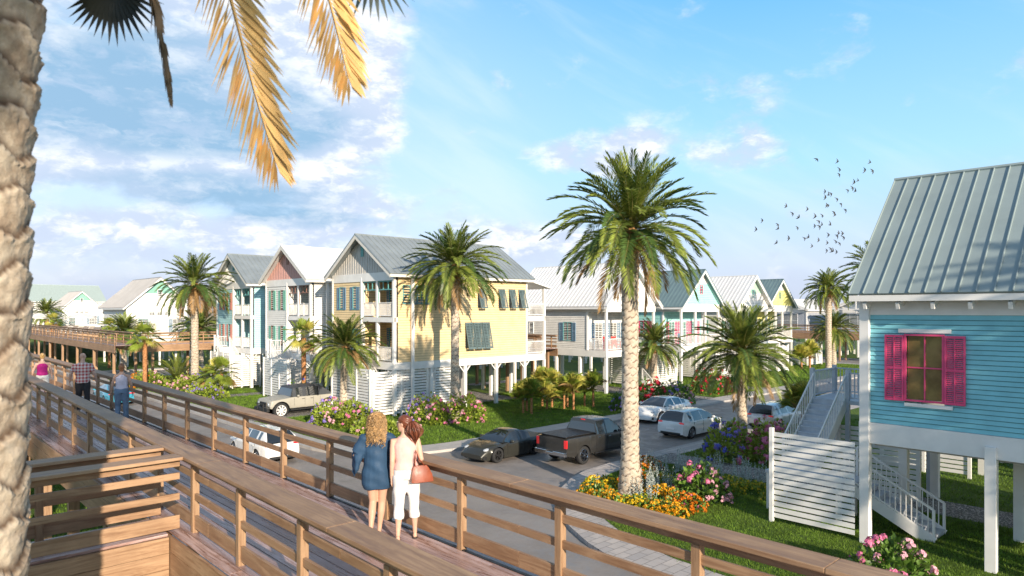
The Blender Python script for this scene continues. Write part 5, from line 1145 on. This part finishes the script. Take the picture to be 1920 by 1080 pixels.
SALOON = dict(L=4.97, W=1.93, gc=.14, wr=.35, axf=1.50, axr=-1.42, nose=.22, np=3.6, tail=.18, tp=4, sm=5, flare=1.02, tw=.26,
    top=[(-2.48, .70), (-2.35, .98), (-2.0, 1.05), (-1.2, 1.05), (.9, .98), (1.6, .90), (2.1, .76), (2.4, .58), (2.48, .42)], belt=[(-2.48, .66), (-2.3, .88), (-1.5, .95), (0, .92), (1.0, .90), (1.7, .84), (2.3, .58), (2.48, .36)],
    cab=dict(x=(-2.1, -.75, .25, 1.15), z=1.42, wt=.62, wb=.92, pil=[-.15, -1.05], solid=[(-2.1, -1.55)]), doors=[1.0, -.15, -1.1], handles=[.12, -.85],
    head=[(2.06, .66, .68, .16, .14, .08, True, 'e')], taill=[(-2.42, .66, .86, .05, .22, .05, True, 'e')], grille=[(2.40, 0, .30, .06, .55, .07, False, 'b'), (2.28, .70, .34, .10, .12, .07, True, 'b')], plate=[(2.475, 0, .42, .012, .25, .055, False, 'b')])
HATCH = dict(L=4.26, W=1.80, gc=.16, wr=.32, axf=1.30, axr=-1.33, nose=.20, np=3.6, tail=.12, tp=5, sm=3,
    top=[(-2.13, .82), (-2.05, 1.0), (-1.8, 1.02), (.6, 1.0), (1.4, .93), (1.9, .82), (2.08, .62), (2.13, .45)], belt=[(-2.13, .80), (-2.0, .95), (0, .93), (.9, .90), (1.6, .84), (2.05, .62), (2.13, .40)],
    cab=dict(x=(-2.06, -1.62, .15, 1.10), z=1.47, wt=.66, wb=.95, pil=[-.22, -1.18], solid=[(-2.06, -1.50)], pw=.8), doors=[.95, -.22, -1.15], handles=[.0, -.95],
    head=[(1.93, .62, .70, .16, .16, .08, True, 'e')], taill=[(-2.07, .64, .86, .05, .17, .065, True, 'e')], grille=[(2.10, 0, .36, .04, .5, .09, False, 'b')], trims=[(-2.10, 0, .30, .05, .62, .06, False, 'b')], plate=[(-2.14, 0, .55, .012, .25, .055, False, 'b')])
SUV = dict(L=4.6, W=1.88, gc=.20, wr=.36, axf=1.40, axr=-1.38, nose=.20, np=3.6, tail=.12, tp=5, sm=3,
    top=[(-2.3, .95), (-2.22, 1.12), (-1.9, 1.14), (.6, 1.12), (1.5, 1.04), (2.05, .92), (2.25, .70), (2.3, .5)], belt=[(-2.3, .9), (-2.1, 1.06), (0, 1.04), (.9, 1.0), (1.7, .94), (2.2, .7), (2.3, .45)],
    cab=dict(x=(-2.22, -1.72, .25, 1.15), z=1.66, wt=.68, wb=.95, pil=[-.25, -1.28], solid=[(-2.22, -1.75)], pw=.8), doors=[1.0, -.25, -1.25], handles=[.0, -1.0],
    head=[(2.06, .64, .80, .18, .18, .08, True, 'e')], taill=[(-2.24, .70, .98, .06, .16, .07, True, 'e')], grille=[(2.27, 0, .5, .05, .5, .12, False, 'b')], bump=[(-2.26, 0, .42, .08, .78, .10, False, 'b')], plate=[(-2.33, 0, .66, .012, .25, .055, False, 'b')])
PICK = dict(cat='pickup truck', L=5.85, W=2.02, gc=.42, wr=.43, axf=1.92, axr=-1.68, nose=.10, np=6, tail=.03, tp=8, sm=2, sec=1, flare=1.03, tw=.29, spokes=6,
    top=[(-2.92, 1.30), (-2.86, 1.36), (-.6, 1.36), (.9, 1.34), (1.2, 1.30), (2.4, 1.22), (2.8, 1.12), (2.92, .85)], belt=[(-2.92, 1.22), (-2.8, 1.29), (-.6, 1.29), (1.2, 1.24), (2.4, 1.14), (2.92, .8)],
    cab=dict(x=(-.72, -.55, .62, 1.42), z=1.96, wt=.76, wb=.97, pil=[.12, -.66], dr=.01, pw=.85), doors=[1.18, .12, -.72], handles=[.32, -.5], hm=CHROME,
    head=[(2.72, .80, 1.0, .16, .15, .10, True, 'b')], taill=[(-2.90, .90, 1.06, .055, .085, .19, True, 'b'), (-.55, 0, 1.90, .04, .14, .03, False, 'b')], grille=[(2.9, 0, .9, .05, .6, .2, False, 'b'), (-2.925, 0, 1.04, .008, .74, .004, False, 'b')], bm=CHROME,
    bump=[(-3.0, .60, .60, .09, .38, .10, True, 'b'), (-2.98, 0, .56, .08, .30, .075, False, 'b'), (2.95, 0, .6, .07, .92, .12, False, 'b')], tm=BLACK, trims=[(.3, .98, .42, 1.15, .07, .03, True, 'b'), (-1.78, 0, 1.375, 1.08, .84, .022, False, 'b'), (-2.86, 0, 1.375, .05, .92, .02, False, 'b')])
HUM = dict(cat='off road vehicle', L=4.65, W=2.18, gc=.56, wr=.50, axf=1.60, axr=-1.68, nose=.06, np=6, tail=.04, tp=8, sm=1, sec=1, flare=1.02, tw=.31, spokes=8,
    top=[(-2.32, 1.22), (-2.28, 1.30), (-1.5, 1.33), (.9, 1.33), (1.0, 1.32), (2.2, 1.20), (2.30, 1.16), (2.32, .75)], belt=[(-2.32, 1.2), (-2.2, 1.27), (.8, 1.27), (2.25, 1.12), (2.32, .72)],
    cab=dict(x=(-2.0, -1.15, .72, .92), z=1.93, wt=.82, wb=.93, pil=[.0, .06, -.06, -1.05, .62, .68], solid=[(-2.0, -1.05)], rsolid=[(-2.0, -1.2)], dr=.0, pw=.8, m=mat('dark_canvas_roof', (.045, .05, .06), .6)), doors=[.72, -.02, -.62, -1.1], handles=[.1, -.5], hm=BLACK,
    head=[(2.30, .72, .88, .04, .12, .12, True, 'e')], taill=[(-2.33, .9, .95, .03, .06, .08, True, 'b')], grille=[(2.33, 0, .86, .03, .48, .16, False, 'b')], bump=[(2.42, 0, .56, .09, .98, .11, False, 'b'), (2.52, .45, .72, .03, .04, .22, True, 'b'), (2.52, 0, .92, .03, .55, .03, False, 'b'), (-2.40, 0, .58, .07, .95, .10, False, 'b')], trims=[(1.35, 0, 1.19, .42, .42, .02, False, 'b'), (.15, 1.06, .48, .8, .05, .05, True, 'b')])
PI = math.pi
MATTE = paint('dark_grey_green_paint', (.040, .040, .034), .32, .3, .4); DGREY = paint('charcoal_paint', (.045, .043, .040), .35, .3, .5); CWHITE = paint('white_car_paint', (.80, .79, .77), .25); GOLFG = paint('white_grey_car_paint', (.70, .71, .70), .3)
car('matte dark sports coupe just behind the charcoal pickup', 'sports_car', 22.15, 23.85, PI + .05, SPORT, MATTE, BLACK)
pk = car('charcoal double cab pickup with chrome rear bumper', 'pickup_truck', 25.0, 20.95, -.02, PICK, DGREY, CHROME); pk.scale = (.90, .95, .95)
car('white low sports saloon coming toward the pickup', 'saloon_car', 37.0, 25.1, PI + .05, SALOON, CWHITE)
car('white hatchback seen from behind, driving away up the cross street', 'hatchback_car', 33.7, 20.9, .02, HATCH, GOLFG)
car('pale small car with red rear lamp, half hidden by the blue cottage staircase', 'compact_car', 39.6, 18.75, .0, HATCH, paint('silver_white_paint', (.62, .61, .62), .3, .2))
car('beige four door off road vehicle with dark roof parked on the gravel drive', 'off_road_car', 21.0, 43.0, PI, HUM, paint('sand_paint', (.36, .34, .29), .55, 0, .2), WHITER)
car('white estate car under the boardwalk handrail at left of the women', 'estate_car', 13.7, 31.6, PI / 2, HATCH, CWHITE)
car('turquoise blue car on the street seen between the far walkers', 'saloon_car', 13.6, 58.0, PI / 2, SALOON, paint('turquoise_car_paint', (.03, .25, .36), .3))

# ------------------------------------------------------------------ people
def skinm(name, c): return mat(name, c, .5, var=.05, vs=8, spec=.35)
SKIN = skinm('skin', (.56, .33, .23)); SKIN2 = skinm('skin_pale', (.62, .38, .28))
def remeshed(name, b, mats_, parent, vox=.012, sm=6, smooth_f=.5, label=None, disp=None):
    o = b.build(name + '_tmp', mats_, None); m = o.modifiers.new('r', 'REMESH'); m.mode = 'VOXEL'; m.voxel_size = vox
    s = o.modifiers.new('s', 'SMOOTH'); s.iterations = sm; s.factor = smooth_f
    dg = bpy.context.evaluated_depsgraph_get(); dg.update(); me = bpy.data.meshes.new_from_object(o.evaluated_get(dg)); bpy.data.objects.remove(o)
    me.name = name; me.polygons.foreach_set('use_smooth', [True] * len(me.polygons))
    if disp:
        n = len(me.vertices); co = np.empty(n * 3, np.float32); me.vertices.foreach_get('co', co); co = co.reshape(-1, 3); no = np.empty(n * 3, np.float32); me.vertices.foreach_get('normal', no); no = no.reshape(-1, 3)
        co = co + no * disp(co)[:, None]; me.vertices.foreach_set('co', co.ravel().astype(np.float32)); me.update()
    me.materials.clear(); me.materials.append(mats_ if not isinstance(mats_, list) else mats_[0])
    n = len(me.polygons); me.polygons.foreach_set('material_index', [0] * n)
    return link_mesh(name, me, parent)
def ering(c, rx, ry, n=18, tilt=None, yaw=0):
    cs, sn = math.cos(yaw), math.sin(yaw); r = []
    for k in range(n): a = 2 * PI * k / n; x, y = rx * math.cos(a), ry * math.sin(a); r.append((c[0] + x * cs - y * sn, c[1] + x * sn + y * cs, c[2]))
    return r
def lerp(a, b, k): return tuple(a[i] + (b[i] - a[i]) * k for i in range(3))
def limb(b, pts, rads, n=12): b.tube(pts, rads, n, cap=True)
def person(label, loc, rz, H, J, g='f', skin=SKIN, vox=.011, feet=True, shoes=None):
    """J: joints in metres for a 1.7 m figure; local +y is the way the chest faces, +x its right hand"""
    rt = thing('person', label, 'person', loc, rz); rt.scale = (H / 1.7,) * 3; b = MB()
    sw = .165 if g == 'f' else .195; hw = .085; lean = J.get('lean', (0, 0)); yaw = J.get('yaw', 0)
    def T(z): k = (z - .9) / .6; return (lean[0] * k, lean[1] * k)
    tor = [(.86, .13, .10), (.92, .165, .115), (.98, .165, .112), (1.08, .125 if g == 'f' else .145, .092), (1.2, .140 if g == 'f' else .165, .105), (1.31, .155 if g == 'f' else .185, .105), (1.39, .135 if g == 'f' else .165, .082), (1.43, .075, .062), (1.47, .052, .054), (1.54, .048, .052)]
    b.rings([ering((*T(z), z), rx, ry, yaw=yaw * (z - .9)) for z, rx, ry in tor])
    hc = J.get('head', (T(1.6)[0], T(1.6)[1] + .015, 1.60)); hy = J.get('heady', 0); ca, sa = math.cos(hy), math.sin(hy)
    def HP(x, y, z): return (hc[0] + x * ca - y * sa, hc[1] + x * sa + y * ca, hc[2] + z)
    prof = [(-.115, .022, .030, .045), (-.095, .040, .048, .035), (-.06, .056, .066, .018), (-.02, .066, .082, .008), (.02, .071, .090, 0), (.06, .068, .088, -.004), (.09, .052, .068, -.008), (.108, .025, .035, -.010)]
    rr = []
    for z, rx, ry, yo in prof: rr.append([HP(rx * math.cos(2 * PI * k / 18), yo + ry * math.sin(2 * PI * k / 18), z) for k in range(18)])
    b.rings(rr)
    b.tube([HP(0, .080, .022), HP(0, .100, -.012), HP(0, .108, -.030), HP(0, .088, -.040)], [.008, .012, .015, .010], 8)   # nose
    b.tube([HP(-.02, .082, -.062), HP(0, .090, -.060), HP(.02, .082, -.062)], [.006, .010, .006], 8)                      # lips
    for sg in (-1, 1): b.tube([HP(sg * .070, -.004, .018), HP(sg * .080, -.012, .0), HP(sg * .072, -.004, -.028)], [.010, .013, .007], 8)
    for sg, kn in ((-1, 'L'), (1, 'R')):
        shd = J.get('sh' + kn, (T(1.37)[0] + sg * sw, T(1.37)[1], 1.365)); el_ = J['el' + kn]; wr_ = J['wr' + kn]; ax = (T(1.37)[0] + sg * sw * .55, T(1.37)[1], 1.36)
        m_ = 1 if g == 'f' else 1.2
        limb(b, [ax, shd, lerp(shd, el_, .35), el_, lerp(el_, wr_, .3), wr_], [.05, .048 * m_, .043 * m_, .036 * m_, .037 * m_, .024 * m_])
        hd = J.get('hd' + kn) or tuple((Vector(wr_) - Vector(el_)).normalized() + Vector((0, .15, -.35))); hd = Vector(hd).normalized(); w0 = Vector(wr_)
        sd2 = hd.cross(Vector((sg, 0, 0))); sd2 = sd2.normalized() if sd2.length > .2 else Vector((0, 1, 0)); nrm = hd.cross(sd2).normalized()
        if sd2.y < 0: sd2 = -sd2
        pal = [w0, w0 + hd * .04, w0 + hd * .085]
        for o_ in (-.018, 0, .018): b.tube([p + sd2 * o_ for p in pal], [.014, .015, .012], 8)
        inn = Vector((-sg, 0, 0)); inn = (inn - hd * inn.dot(hd)).normalized()
        for f_, (o_, l_) in enumerate(((-.027, .055), (-.009, .068), (.009, .073), (.027, .065))):
            q0 = w0 + hd * .08 + sd2 * o_; q1 = q0 + hd * l_ * .5 + inn * .006; q2 = q1 + hd * l_ * .35 + inn * l_ * .30; q3 = q2 + hd * l_ * .1 + inn * l_ * .25
            b.tube([q0, q1, q2, q3], [.0095, .0085, .0078, .006], 6)
        q0 = w0 + hd * .03 + sd2 * .022; b.tube([q0, q0 + hd * .03 + sd2 * .025, q0 + hd * .058 + sd2 * .028], [.012, .0105, .007], 6)
        hp = (T(.9)[0] + sg * hw, T(.9)[1], .90); kn_ = J['kn' + kn]; an = J['an' + kn]; c_ = lerp(kn_, an, .32)
        limb(b, [hp, lerp(hp, kn_, .25), lerp(hp, kn_, .7), kn_, (c_[0], c_[1] - .012, c_[2]), lerp(kn_, an, .75), an], [.092, .088, .062, .052, .054, .036, .031])
        fd = J.get('ft' + kn, (sg * .03, .17)); tilt = J.get('heel' + kn, 0); fz = max(an[2] - .065 - tilt, .012)
        heel = (an[0] - fd[0] * .22, an[1] - fd[1] * .22, an[2] - .055); toe = (an[0] + fd[0], an[1] + fd[1], an[2] - .06 - tilt)
        b.tube([heel, (an[0], an[1], an[2] - .035), lerp(heel, toe, .6), toe], [.024, .034, .030, .018], 10)
    body = remeshed('body', b, skin, rt, vox, 5)
    for sg in (-1, 1):
        e = MB(); e.ell(HP(sg * .028, .079, .022), (.012, .008, .007), 8, 6); e.build('eye', WHITER, rt, True)
    return rt, HP, T
def leg_cloth(rt, J, T, name, m, z_end, fl=0, infl=.014, g='f', vox=.012, disp=None, top=1.03):
    b = MB(); tor = [(.86, .14, .11), (.92, .165, .115), (.98, .165, .112), (top, .145, .10)]
    b.rings([ering((*T(z), z), rx + infl, ry + infl) for z, rx, ry in tor])
    for sg, kn in ((-1, 'L'), (1, 'R')):
        hp = (T(.9)[0] + sg * .085, T(.9)[1], .90); k_ = J['kn' + kn]; an = J['an' + kn]; pts = [hp, lerp(hp, k_, .25), lerp(hp, k_, .7), k_]; rd = [.092, .092, .07, .06]
        kk = (k_[2] - z_end) / max(.05, (k_[2] - an[2]))
        if kk > 0: pts += [lerp(k_, an, kk * .5), lerp(k_, an, min(1, kk))]; rd += [.058 + fl * .5, .052 + fl]
        else: pts = [hp, lerp(hp, k_, .5), lerp(hp, k_, (hp[2] - z_end) / (hp[2] - k_[2]))]; rd = [.095, .09, .085 + fl]
        b.tube(pts, [r + infl for r in rd], 14)
    return remeshed(name, b, m, rt, vox, 4, disp=disp)
def top_cloth(rt, J, T, name, m, z0=.95, sleeve=.0, infl=.014, g='f', vox=.012, neck=1.42, disp=None, swf=1.0, flare=0):
    b = MB(); f = g == 'f'; tor = [(z0, .165 + flare, .115 + flare), (1.02, .155 + flare * .6, .110), (1.08, .135 if f else .155, .10), (1.2, .140 if f else .165, .107), (1.31, .152 if f else .185, .107), (1.375, (.125 if f else .165) * swf, .085), (neck, .085 * swf, .066)]
    b.rings([ering((*T(z), z), rx + infl, ry + infl) for z, rx, ry in tor])
    sw = .165 if f else .195
    if sleeve:
        for sg, kn in ((-1, 'L'), (1, 'R')):
            shd = (T(1.37)[0] + sg * sw, T(1.37)[1], 1.365); ax = (T(1.37)[0] + sg * sw * .5, T(1.37)[1], 1.355); e_ = J['el' + kn]
            b.tube([ax, shd, lerp(shd, e_, sleeve)], [.062, .064, .066], 14)
    return remeshed(name, b, m, rt, vox, 4, disp=disp)
def cloth(name, c, rough=.75): return mat(name, c, rough, var=.12, vs=5, bump=.3, bs=60, spec=.2)
def folds(a=.006, k=26): return lambda co: a * (np.sin(co[:, 0] * k + np.sin(co[:, 2] * 9) * 2.2 + co[:, 1] * 12) * np.sin(co[:, 2] * k * .45 + co[:, 0] * 7 + 1.3) + .5 * np.sin(co[:, 2] * k * 1.3 + co[:, 1] * 20))
D3 = DZ + .003
# woman in the blue dress, back to the camera
J1 = dict(elL=(-.29, .03, 1.12), wrL=(-.18, .20, 1.02), elR=(.32, .03, 1.16), wrR=(.37, .14, 1.06), knL=(-.055, .05, .49), anL=(-.085, -.12, .115), knR=(.07, .06, .48), anR=(.03, .05, .075), heelL=.03, ftL=(-.02, .16), ftR=(.02, .17), heady=-.15)
r1, HP1, T1 = person('woman with curly blonde hair in a loose blue dress, back to the camera', (-1.84, 9.30, D3), R(12), 1.70, J1, skin=SKIN)
DRESS = cloth('navy_blue_cloth', (.028, .065, .125), .6); b = MB()
b.rings([ering((*T1(z), z), rx, ry) for z, rx, ry in [(.68, .175, .13), (.74, .195, .15), (.84, .20, .155), (.95, .19, .148), (1.08, .175, .135), (1.2, .175, .13), (1.31, .18, .12), (1.38, .16, .10), (1.425, .10, .075)]])
for sg, e in ((-1, J1['elL']), (1, J1['elR'])):
    s0_ = (sg * .13, 0, 1.35); ev = (e[0] + sg * .02, e[1], e[2] + .03); rr = []
    for k, (wv, hv) in enumerate(((.07, .08), (.07, .10), (.075, .14), (.08, .175), (.085, .19))):
        c_ = lerp(s0_, ev, k / 4); n = 14; rr.append([(c_[0] + sg * .0 + math.cos(2 * PI * q / n) * wv * .35 * sg, c_[1] + math.cos(2 * PI * q / n) * wv, c_[2] - .035 * k + math.sin(2 * PI * q / n) * hv) for q in range(n)])
    b.rings(rr)
for sg, kn in ((-1, 'L'), (1, 'R')):
    shd = (sg * .165, 0, 1.365); b.tube([(sg * .05, 0, 1.375), (sg * .11, 0, 1.372), shd, lerp(shd, J1['el' + kn], .45), lerp(shd, J1['el' + kn], .8)], [.062, .066, .072, .075, .082], 14)
remeshed('dress', b, DRESS, r1, .011, 4, disp=lambda co: .010 * np.sin(co[:, 0] * 22 + np.sin(co[:, 2] * 7) * 1.5) * np.clip((1.3 - co[:, 2]) * 2.5, .15, 1) + .004 * np.sin(co[:, 2] * 40 + co[:, 0] * 18))
def curls(name, HP, m, n, zl, seed, spread=.10, parent=None, amp=.014, rad=.0075, back=.0, rx=.088, ry=.10, frq=4.5):
    rg = random.Random(seed); b = MB()
    b.rings([[HP((rx - .012) * math.cos(2 * PI * k / 16) * w_, -.012 + (ry - .012) * math.sin(2 * PI * k / 16) * w_, z) for k in range(16)] for z, w_ in ((-.06, .80), (.0, 1.0), (.05, 1.03), (.09, .85), (.115, .5), (.125, .1))])
    for i in range(n):
        a = rg.uniform(PI * .80, PI * 2.20); zt = rg.uniform(.02, .115); q = math.sqrt(max(0, 1 - (zt / .128) ** 2)); L = rg.uniform(.35, 1.08) * zl; pts = []; ph = rg.uniform(0, 6.28); am = amp * rg.uniform(.5, 1.2)
        for k in range(12):
            f = k / 11; z = zt - L * f; e = (q + (1.12 - q) * min(1, f * 3)) + spread * 4 * f * (1 - f * .5) * .5
            pts.append(HP(rx * math.cos(a) * e + am * math.sin(ph + f * frq * 6.28), -.012 + ry * math.sin(a) * e - back * f + am * math.cos(ph + f * frq * 6.28), z))
        b.tube(pts, [rad * (1 - .5 * k / 11) for k in range(12)], 5)
    return b.build(name, m, parent, True)
HAIRB = mat('curly_blonde_hair', (.36, .22, .095), .42, var=.45, vs=22, iso=.5); HAIRR = mat('auburn_hair', (.15, .045, .022), .4, var=.3, vs=20, iso=.3)
curls('hair', HP1, HAIRB, 330, .37, 3, .30, r1, .022, .0065, .04, .088, .10)
# woman in white trousers, head turned left
J2 = dict(elL=(-.19, -.02, 1.10), wrL=(-.20, .03, .86), elR=(.20, -.03, 1.11), wrR=(.17, .16, 1.04), knL=(-.10, .03, .48), anL=(-.115, -.02, .075), knR=(.105, .06, .48), anR=(.12, .12, .075), heady=R(62), lean=(-.02, .02), ftL=(-.03, .17), ftR=(.0, .17), head=(-.035, .03, 1.60))
r2, HP2, T2 = person('woman with auburn ponytail and glasses in white cropped trousers and pale pink top', (-1.42, 9.18, D3), R(10), 1.67, J2, skin=SKIN2)
leg_cloth(r2, J2, T2, 'trousers', cloth('white_cotton', (.78, .77, .76), .7), .30, fl=.012, infl=.010, disp=folds(.005, 30))
top_cloth(r2, J2, T2, 'top', cloth('pale_pink_cotton', (.72, .44, .40), .7), z0=.98, sleeve=0, neck=1.43, disp=folds(.0035, 30), swf=.95)
b = MB(); b.rings([[HP2(.078 * math.cos(2 * PI * k / 18) * w_, yo + .098 * math.sin(2 * PI * k / 18) * w_, z) for k in range(18)] for z, w_, yo in ((-.075, .55, -.055), (-.04, .78, -.042), (.0, .98, -.030), (.05, 1.04, -.018), (.09, .86, -.014), (.118, .45, -.012), (.126, .1, -.012))])
o = remeshed('hair_cap', b, HAIRR, r2, .009, 3, disp=lambda co: .002 * np.sin(co[:, 2] * 160 + co[:, 0] * 90))
b = MB(); rg_ = random.Random(5)
for i in range(150):
    ph = rg_.uniform(0, 6.28); dx, dy = rg_.gauss(0, 1), rg_.gauss(0, 1); L = rg_.uniform(.7, 1); pts = []
    for k in range(10): f = k / 9; sp = .012 + .055 * math.sin(PI * min(1, f * 1.15)) ; pts.append(HP2(dx * sp * .7 + .006 * math.sin(ph + f * 12), -.12 - .05 * math.sin(f * 2.2) + dy * sp * .7, .035 - .33 * f * L + .006 * math.cos(ph + f * 12)))
    b.tube(pts, [.008 * (1 - .6 * k / 9) for k in range(10)], 5)
b.build('ponytail', HAIRR, r2, True)
b = MB()
for sg in (-1, 1):
    b.tube([HP2(sg * .028 + .024 * math.cos(k * PI / 6), .096, .020 + .019 * math.sin(k * PI / 6)) for k in range(13)], .003, 5); b.tube([HP2(sg * .052, .094, .024), HP2(sg * .076, .02, .022), HP2(sg * .078, -.01, .012)], .003, 5)
b.build('glasses', BLACK, r2)
for J_, r_2 in ((J2, r2),):
    for kn, sg in (('L', -1), ('R', 1)):
        an = J_['an' + kn]; b = MB(); b.tube([(an[0] - sg * .0, an[1] - .05, .008), (an[0], an[1] + .06, .008), (an[0], an[1] + .18, .008)], [.03, .036, .030], 12, sx=1); 
        for i in range(len(b.v)): x, y, z = b.v[i]; b.v[i] = (x, y, max(-.002, min(z, .012)))
        b.build('sandal', BLACK, r_2)
BAG = mat('tan_leather', (.25, .060, .028), .4, var=.15, vs=6, bump=.3, bs=40)
bg_ = thing('handbag', 'reddish brown leather shoulder bag hanging at the side of the woman in white trousers', 'handbag', (-1.215, 9.10, D3 + .86), R(25)); bg_.scale = (.86,) * 3
b = MB(); b.rings([[(x_ * hw_ + k_ * .03, y_ * dp, z) for x_, y_ in ((-1, -.7), (-.7, -1), (.7, -1), (1, -.7), (1, .7), (.7, 1), (-.7, 1), (-1, .7))] for z, hw_, dp, k_ in ((-.06, .15, .055, .6), (-.05, .175, .07, .5), (.06, .165, .062, .2), (.16, .125, .035, -.2), (.20, .10, .018, -.4))])
b.build('bag', BAG, bg_, True, auto=40)
for y_ in (-.02, .02): b = MB(); b.tube([(-.10, y_, .19), (-.10, y_, .30), (-.085, y_ * .5, .44), (-.03, y_, .30), (.06, y_, .19)], .008, 6); b.build('strap', BAG, bg_, True)
# far walkers
J3 = dict(elL=(-.285, -.03, 1.12), wrL=(-.33, .10, .90), elR=(.285, -.03, 1.12), wrR=(.33, .07, .88), knL=(-.10, .06, .49), anL=(-.11, -.03, .08), knR=(.10, .02, .49), anR=(.11, .06, .08))
r3, HP3, T3 = person('bald man in red checked shirt and dark jeans walking away', (-12.95, 20.6, D3), R(25), 1.80, J3, 'm', SKIN2, .014)
def plaid(q, p, co, t):
    x, y, z = q.sep(co); f = lambda v, k: q.m('GREATER_THAN', q.m('SINE', q.m('MULTIPLY', v, k)), .0)
    s_ = q.m('MULTIPLY', q.m('ADD', f(x, 75), f(z, 70)), .5); q.put(p.inputs['Base Color'], q.mix(s_, (.70, .60, .55), (.42, .05, .05))); p.inputs['Roughness'].default_value = .8
top_cloth(r3, J3, T3, 'shirt', tex_mat('red_checked_cotton', plaid), z0=.86, sleeve=.7, g='m', infl=.022, vox=.014, neck=1.44, disp=folds(.004))
leg_cloth(r3, J3, T3, 'jeans', cloth('charcoal_denim', (.055, .05, .052)), .10, g='m', vox=.014, disp=folds(.004))
for kn in 'LR': an = J3['an' + kn]; b = MB(); b.tube([(an[0], an[1] - .07, .04), (an[0], an[1] + .06, .045), (an[0], an[1] + .2, .03)], [.04, .05, .03], 10); b.build('shoe', BLACK, r3, True)
r4, HP4, T4 = person('woman with short auburn hair in white vest and blue jeans walking away', (-10.75, 18.8, D3), R(25), 1.62, dict(J3, elL=(-.24, -.02, 1.11), wrL=(-.27, .06, .87), elR=(.24, -.02, 1.11), wrR=(.27, .05, .87)), 'f', SKIN, .014)
top_cloth(r4, J3, T4, 'vest', cloth('lilac_white_cotton', (.68, .60, .66)), z0=.93, neck=1.40, swf=.72, vox=.014, disp=folds(.003))
leg_cloth(r4, J3, T4, 'jeans', cloth('light_blue_denim', (.19, .26, .36)), .10, vox=.014, infl=.016, disp=folds(.005))
b = MB(); b.ell(HP4(0, -.02, .02), (.085, .10, .115), 16, 10); b.ell(HP4(0, -.05, -.05), (.065, .06, .07), 14, 8); remeshed('hair', b, mat('copper_hair', (.28, .12, .05), .45, var=.3, vs=20), r4, .012, 3)
for kn in 'LR': an = J3['an' + kn]; b = MB(); b.tube([(an[0], an[1] - .07, .035), (an[0], an[1] + .06, .04), (an[0], an[1] + .19, .028)], [.035, .045, .028], 10); b.build('shoe', cloth('brown_shoe', (.2, .1, .06)), r4, True)
r5, HP5, T5 = person('woman in magenta top and white shorts farthest along the boardwalk', (-15.55, 22.6, D3), R(40), 1.66, dict(J3, elL=(-.26, .0, 1.12), wrL=(-.28, .08, .9), elR=(.26, 0, 1.12), wrR=(.28, .04, .88)), 'f', SKIN2, .016)
top_cloth(r5, J3, T5, 'top', cloth('magenta_cotton', (.45, .02, .19)), z0=.95, neck=1.38, vox=.016, swf=.8)
leg_cloth(r5, J3, T5, 'shorts', cloth('white_shorts', (.78, .76, .72)), .66, vox=.016, fl=.02)
b = MB(); b.ell(HP5(0, -.015, .025), (.084, .098, .11), 16, 10); b.ell(HP5(0, -.10, .06), (.045, .045, .045), 10, 8); remeshed('hair', b, mat('fair_hair', (.40, .25, .10), .45, var=.3, vs=20), r5, .014, 3)

# ------------------------------------------------------------------ birds
BIRD = mat('black_plumage', (.012, .012, .013), .6, var=0)
def bird_mesh(name, up, sweep):
    b = MB(); b.tube([(0, -.16, 0), (0, -.08, 0), (0, .04, 0), (0, .13, .01), (0, .18, 0)], [.012, .04, .05, .035, .008], 8)
    b.add([(-.05, -.28, 0), (.05, -.28, 0), (.012, -.10, .008), (-.012, -.10, .008), (0, -.12, -.015)], [(0, 1, 2, 3), (1, 0, 4), (0, 3, 4), (2, 1, 4)])
    for sg in (-1, 1):
        p = [(0, .12, .02), (0, -.10, .02), (sg * .20, .10 - sweep * .1, .02 + up * .12), (sg * .20, -.09 - sweep * .1, .015 + up * .12), (sg * .42, -.06 - sweep * .25, .02 + up * .22), (sg * .40, -.10 - sweep * .25, .015 + up * .2), (0, .01, .045), (sg * .2, .03 - sweep * .1, .035 + up * .12)]
        b.add(p, [(0, 2, 7, 6), (6, 7, 3, 1), (2, 4, 7), (7, 4, 5, 3), (0, 1, 3, 2), (2, 3, 5, 4)])
    return b.mesh(name, BIRD)
BM = [bird_mesh('bird', .1, .6), bird_mesh('bird', 1.0, 1.2), bird_mesh('bird', -.4, .9)]
for i, (x, y, z) in enumerate(BIRDS):
    o = link_mesh('bird', BM[(i * 5) % 3]); o.location = (x, y, z); o.rotation_mode = 'QUATERNION'; o.scale = (.68,) * 3
    o.rotation_quaternion = (Matrix.Rotation(R(-40 + (i * 53) % 75), 3, 'Y') @ Matrix.Rotation(R(-25 + (i * 29) % 50), 3, 'X') @ Matrix(((0, 1, 0), (0, 0, -1), (-1, 0, 0)))).to_quaternion()
    tag(o, 'small black bird of the flock flying in the sky left of the blue cottage roof', 'bird', 'flock of small black birds')
